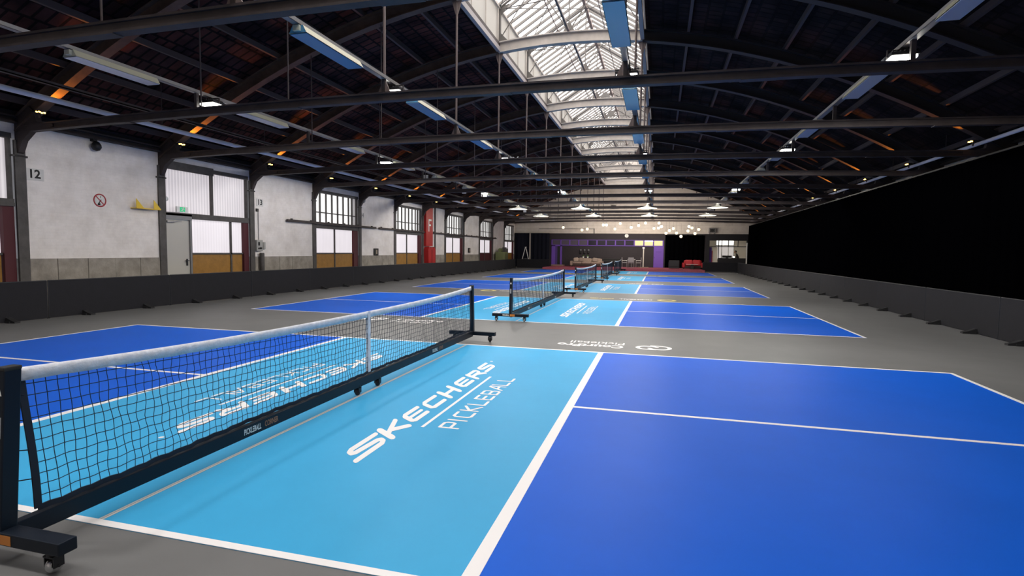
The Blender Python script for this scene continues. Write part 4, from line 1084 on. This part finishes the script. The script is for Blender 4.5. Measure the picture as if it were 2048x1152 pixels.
# wall clock, heaters, vents on the end wall
t = thing('wall_clock', 'round white wall clock on the dark end partition', 'clock', (.05, YEND-.02, 3.0))
obj('case', MB().lathe([(.001,-.05),(.15,-.05),(.17,-.03),(.17,0),(.001,0)], (0,0,0), 24, 'y'), M_signwhite, t)
obj('hands', MB().box((-.006,-.054,0), (.006,-.051,.11)).box((0,-.054,-.006), (.08,-.051,.006)), M_ink2, t)
t = thing('heater_unit', 'grey fan heater on the gable above the office', 'heater', (7.35, YEND, 3.5))
obj('case', MB().cbox((0,-.18,0), (.55,.36,.45), .02), mat('heater_grey', (.22,.21,.21), .5), t); obj('bracket', MB().box((-.2,-.1,-.30), (-.16,0,-.2)).box((.16,-.1,-.30), (.2,0,-.2)), M_column, t); obj('grille', MB().box((-.2,-.37,-.16), (.2,-.355,.16)), M_ink2, t); obj('grille_ring', MB().lathe([(.14,-.375),(.17,-.375),(.17,-.36),(.14,-.36)], (0,0,0), 18, 'y'), M_column, t)
t = thing('gable_vent', 'small dark vent box high on the pale gable wall', 'vent', (-1.2, YEND, 5.6))
obj('case', MB().cbox((0,-.06,0), (.45,.12,.28), .01), M_column, t); obj('louvre', MB().box((-.18,-.125,-.09), (.18,-.12,-.05)).box((-.18,-.125,-.02), (.18,-.12,.02)).box((-.18,-.125,.05), (.18,-.12,.09)), M_ink2, t)
t = thing('door_track_arm', 'black angled bracket arm hanging on the gable above the partition', 'bracket', (-2.9, YEND-.035, 0))
obj('arm', MB().box((-5.2,-.02,3.60), (0,.02,3.64)), M_black, t); obj('upright', MB().box((-.03,-.03,3.2), (.03,.03,3.66)), M_black, t)
# step ladder
def make_ladder():
    t = thing('step_ladder', 'white open step ladder before the dark drape at far left', 'ladder', (-8.95, 47.2, 0), 1.85)
    m = M_white
    for s in (-1, 1):
        obj('front_rail', MB().tube((s*.26,-.45,0), (s*.16,0,1.88), .028, n=8), m, t); obj('rear_rail', MB().tube((s*.26,.5,0), (s*.14,.03,1.84), .022, n=8), m, t)
    for i in range(1, 7):
        f = i/7; w = .26-.10*f; y = -.45+.45*f; z = 1.88*f
        obj('tread', MB().cbox((0,y,z), (2*w,.09,.025), .005), m, t)
    obj('platform', MB().cbox((0,-.02,1.87), (.36,.18,.03), .006), m, t)
    obj('spreader', MB().tube((-.23,-.25,.8), (-.22,.28,.8), .008, n=6).tube((.23,-.25,.8), (.22,.28,.8), .008, n=6), M_galv, t)
make_ladder()
tag(obj('white_pole', MB().tube((10.22, 48.72, 0), (10.22, 48.72, 2.45), .055, n=12), M_white), 'white upright pole at the right edge of the office front', 'pole')
# office counter clutter
t = thing('office_counter', 'dark reception counter inside the office window', 'counter', (9.1, YEND+.75, 0))
obj('counter_top', MB().cbox((0,0,1.08), (2.2,.5,.05), .01), M_ink2, t); obj('counter_front', MB().box((-1.05,-.2,0), (1.05,-.15,1.06)), M_ink2, t)
t = thing('monitor', 'low black screen standing on the office counter', 'monitor', (8.75, YEND+.75, 1.105))
obj('screen', MB().cbox((0,0,.13), (.8,.04,.20), .01), M_ink2, t); obj('stand', MB().box((-.1,-.06,0), (.1,.06,.04)), M_ink2, t)
t = thing('desk_lamp', 'small glowing white lamp on the office counter', 'lamp', (9.32, YEND+.70, 1.105))
obj('lamp_shade', MB().sphere((0,0,.10), .075, 14, 8), mat('small_glow', (1,1,.95), .4, emit=(1,.97,.85), es=2.0), t); obj('base', MB().lathe([(.001,.03),(.05,.02),(.05,0),(.001,0)], n=12), M_ink2, t)
# person in the office: one skinned body
def make_person():
    me = bpy.data.meshes.new('person')
    J = {  # leaning forward to the left over the counter
     'pelvis': ((0,0,.93), .15), 'waist': ((-.03,0,1.10), .135), 'chest': ((-.10,0,1.32), .16), 'neckb': ((-.17,0,1.47), .075), 'neck': ((-.22,-.01,1.54), .058),
     'shL': ((-.13,-.19,1.42), .068), 'elL': ((-.22,-.24,1.17), .048), 'wrL': ((-.42,-.16,1.13), .034), 'haL': ((-.50,-.13,1.13), .036),
     'shR': ((-.13,.19,1.42), .068), 'elR': ((-.18,.25,1.15), .048), 'wrR': ((-.38,.18,1.12), .034), 'haR': ((-.46,.15,1.12), .036),
     'hipL': ((0,-.09,.86), .10), 'knL': ((-.03,-.10,.48), .068), 'anL': ((.02,-.10,.09), .045), 'toL': ((-.17,-.11,.04), .04),
     'hipR': ((0,.09,.86), .10), 'knR': ((-.03,.10,.48), .068), 'anR': ((.02,.10,.09), .045), 'toR': ((-.17,.11,.04), .04)}
    E = ['pelvis-waist','waist-chest','chest-neckb','neckb-neck','chest-shL','shL-elL','elL-wrL','wrL-haL','chest-shR','shR-elR','elR-wrR','wrR-haR','pelvis-hipL','hipL-knL','knL-anL','anL-toL','pelvis-hipR','hipR-knR','knR-anR','anR-toR']
    ks = list(J); me.from_pydata([J[k][0] for k in ks], [tuple(ks.index(a) for a in e.split('-')) for e in E], [])
    bm = bmesh.new(); bm.from_mesh(me); sl = bm.verts.layers.skin.verify(); bm.verts.ensure_lookup_table()
    for i, k in enumerate(ks):
        bm.verts[i][sl].radius = (J[k][1], J[k][1]); bm.verts[i][sl].use_root = (k == 'pelvis')
    bm.to_mesh(me); bm.free()
    o = bpy.data.objects.new('person', me); COL.objects.link(o)
    md = o.modifiers.new('skin', 'SKIN'); md.use_smooth_shade = True; o.modifiers.new('sub', 'SUBSURF').levels = 1
    me.materials.append(mat('dark_sweater', (.035,.030,.028), .9))
    hd = MB().sphere((-.27,0,1.66), .105, 16, 12, (1.05,.82,1.15)); hd.sphere((-.375,0,1.65), .02); hd.sphere((-.27,-.09,1.66), .022); hd.sphere((-.27,.09,1.66), .022)
    obj('head', hd, M_skin, o)
    obj('hair', MB().sphere((-.245,0,1.69), .108, 16, 12, (1.0,.86,1.08)), mat('dark_hair', (.02,.014,.01), .7), o)
    for s in (-1, 1):
        h = MB()
        x0, y0, z0 = (-.50, -.13, 1.13) if s < 0 else (-.46, .15, 1.12)
        for q in range(4): h.tube((x0-.02, y0-.03+.02*q, z0), (x0-.085-.01*(q in (1,2)), y0-.032+.021*q, z0-.02), .009, .007, n=6)
        h.tube((x0, y0-s*.035, z0), (x0-.045, y0-s*.06, z0-.01), .010, .008, n=6)
        obj('fingers', h, M_skin, o)
    o.location = (9.78, YEND+1.45, .0)
    tag(o, 'person in dark clothes leaning over the counter inside the office window', 'person')
make_person()

# ================================================================= LIGHT
w = bpy.data.worlds.new('World'); S.world = w; w.use_nodes = True
bg = w.node_tree.nodes['Background']; bg.inputs[0].default_value = (.75, .82, .95, 1); bg.inputs[1].default_value = .35
def area(name, loc, rot, sx, sy, e, c):
    l = bpy.data.lights.new(name, 'AREA'); l.shape = 'RECTANGLE'; l.size = sx; l.size_y = sy; l.energy = e; l.color = c
    o = bpy.data.objects.new(name, l); COL.objects.link(o); o.location = loc; o.rotation_euler = rot; return o

# ================================================================= CAMERA
f_px, yaw, pitch, roll = 1099.9, -.2606, -.0678, .0131
r = Vector((math.cos(yaw), -math.sin(yaw), 0)); fw = Vector((math.sin(yaw)*math.cos(pitch), math.cos(yaw)*math.cos(pitch), math.sin(pitch))); up = r.cross(fw)
r2 = r*math.cos(roll)+up*math.sin(roll); u2 = up*math.cos(roll)-r*math.sin(roll)
cam = bpy.data.cameras.new('camera'); co = bpy.data.objects.new('camera', cam); COL.objects.link(co)
M = Matrix.Identity(4)
for i in range(3): M[i][0] = r2[i]; M[i][1] = u2[i]; M[i][2] = -fw[i]
M[0][3], M[1][3], M[2][3] = CX, CY0, CZ
co.matrix_world = M
cam.sensor_width = 36; cam.lens = f_px/2048*36; cam.clip_start = .02; cam.clip_end = 200
S.camera = co
S.view_settings.view_transform = 'Standard'; S.view_settings.look = 'None'; S.view_settings.exposure = 0.32
try:
    S.cycles.use_denoising = True; S.cycles.denoiser = 'OPENIMAGEDENOISE'
    S.cycles.max_bounces = 6; S.cycles.diffuse_bounces = 4; S.cycles.sample_clamp_indirect = 6
except Exception: pass
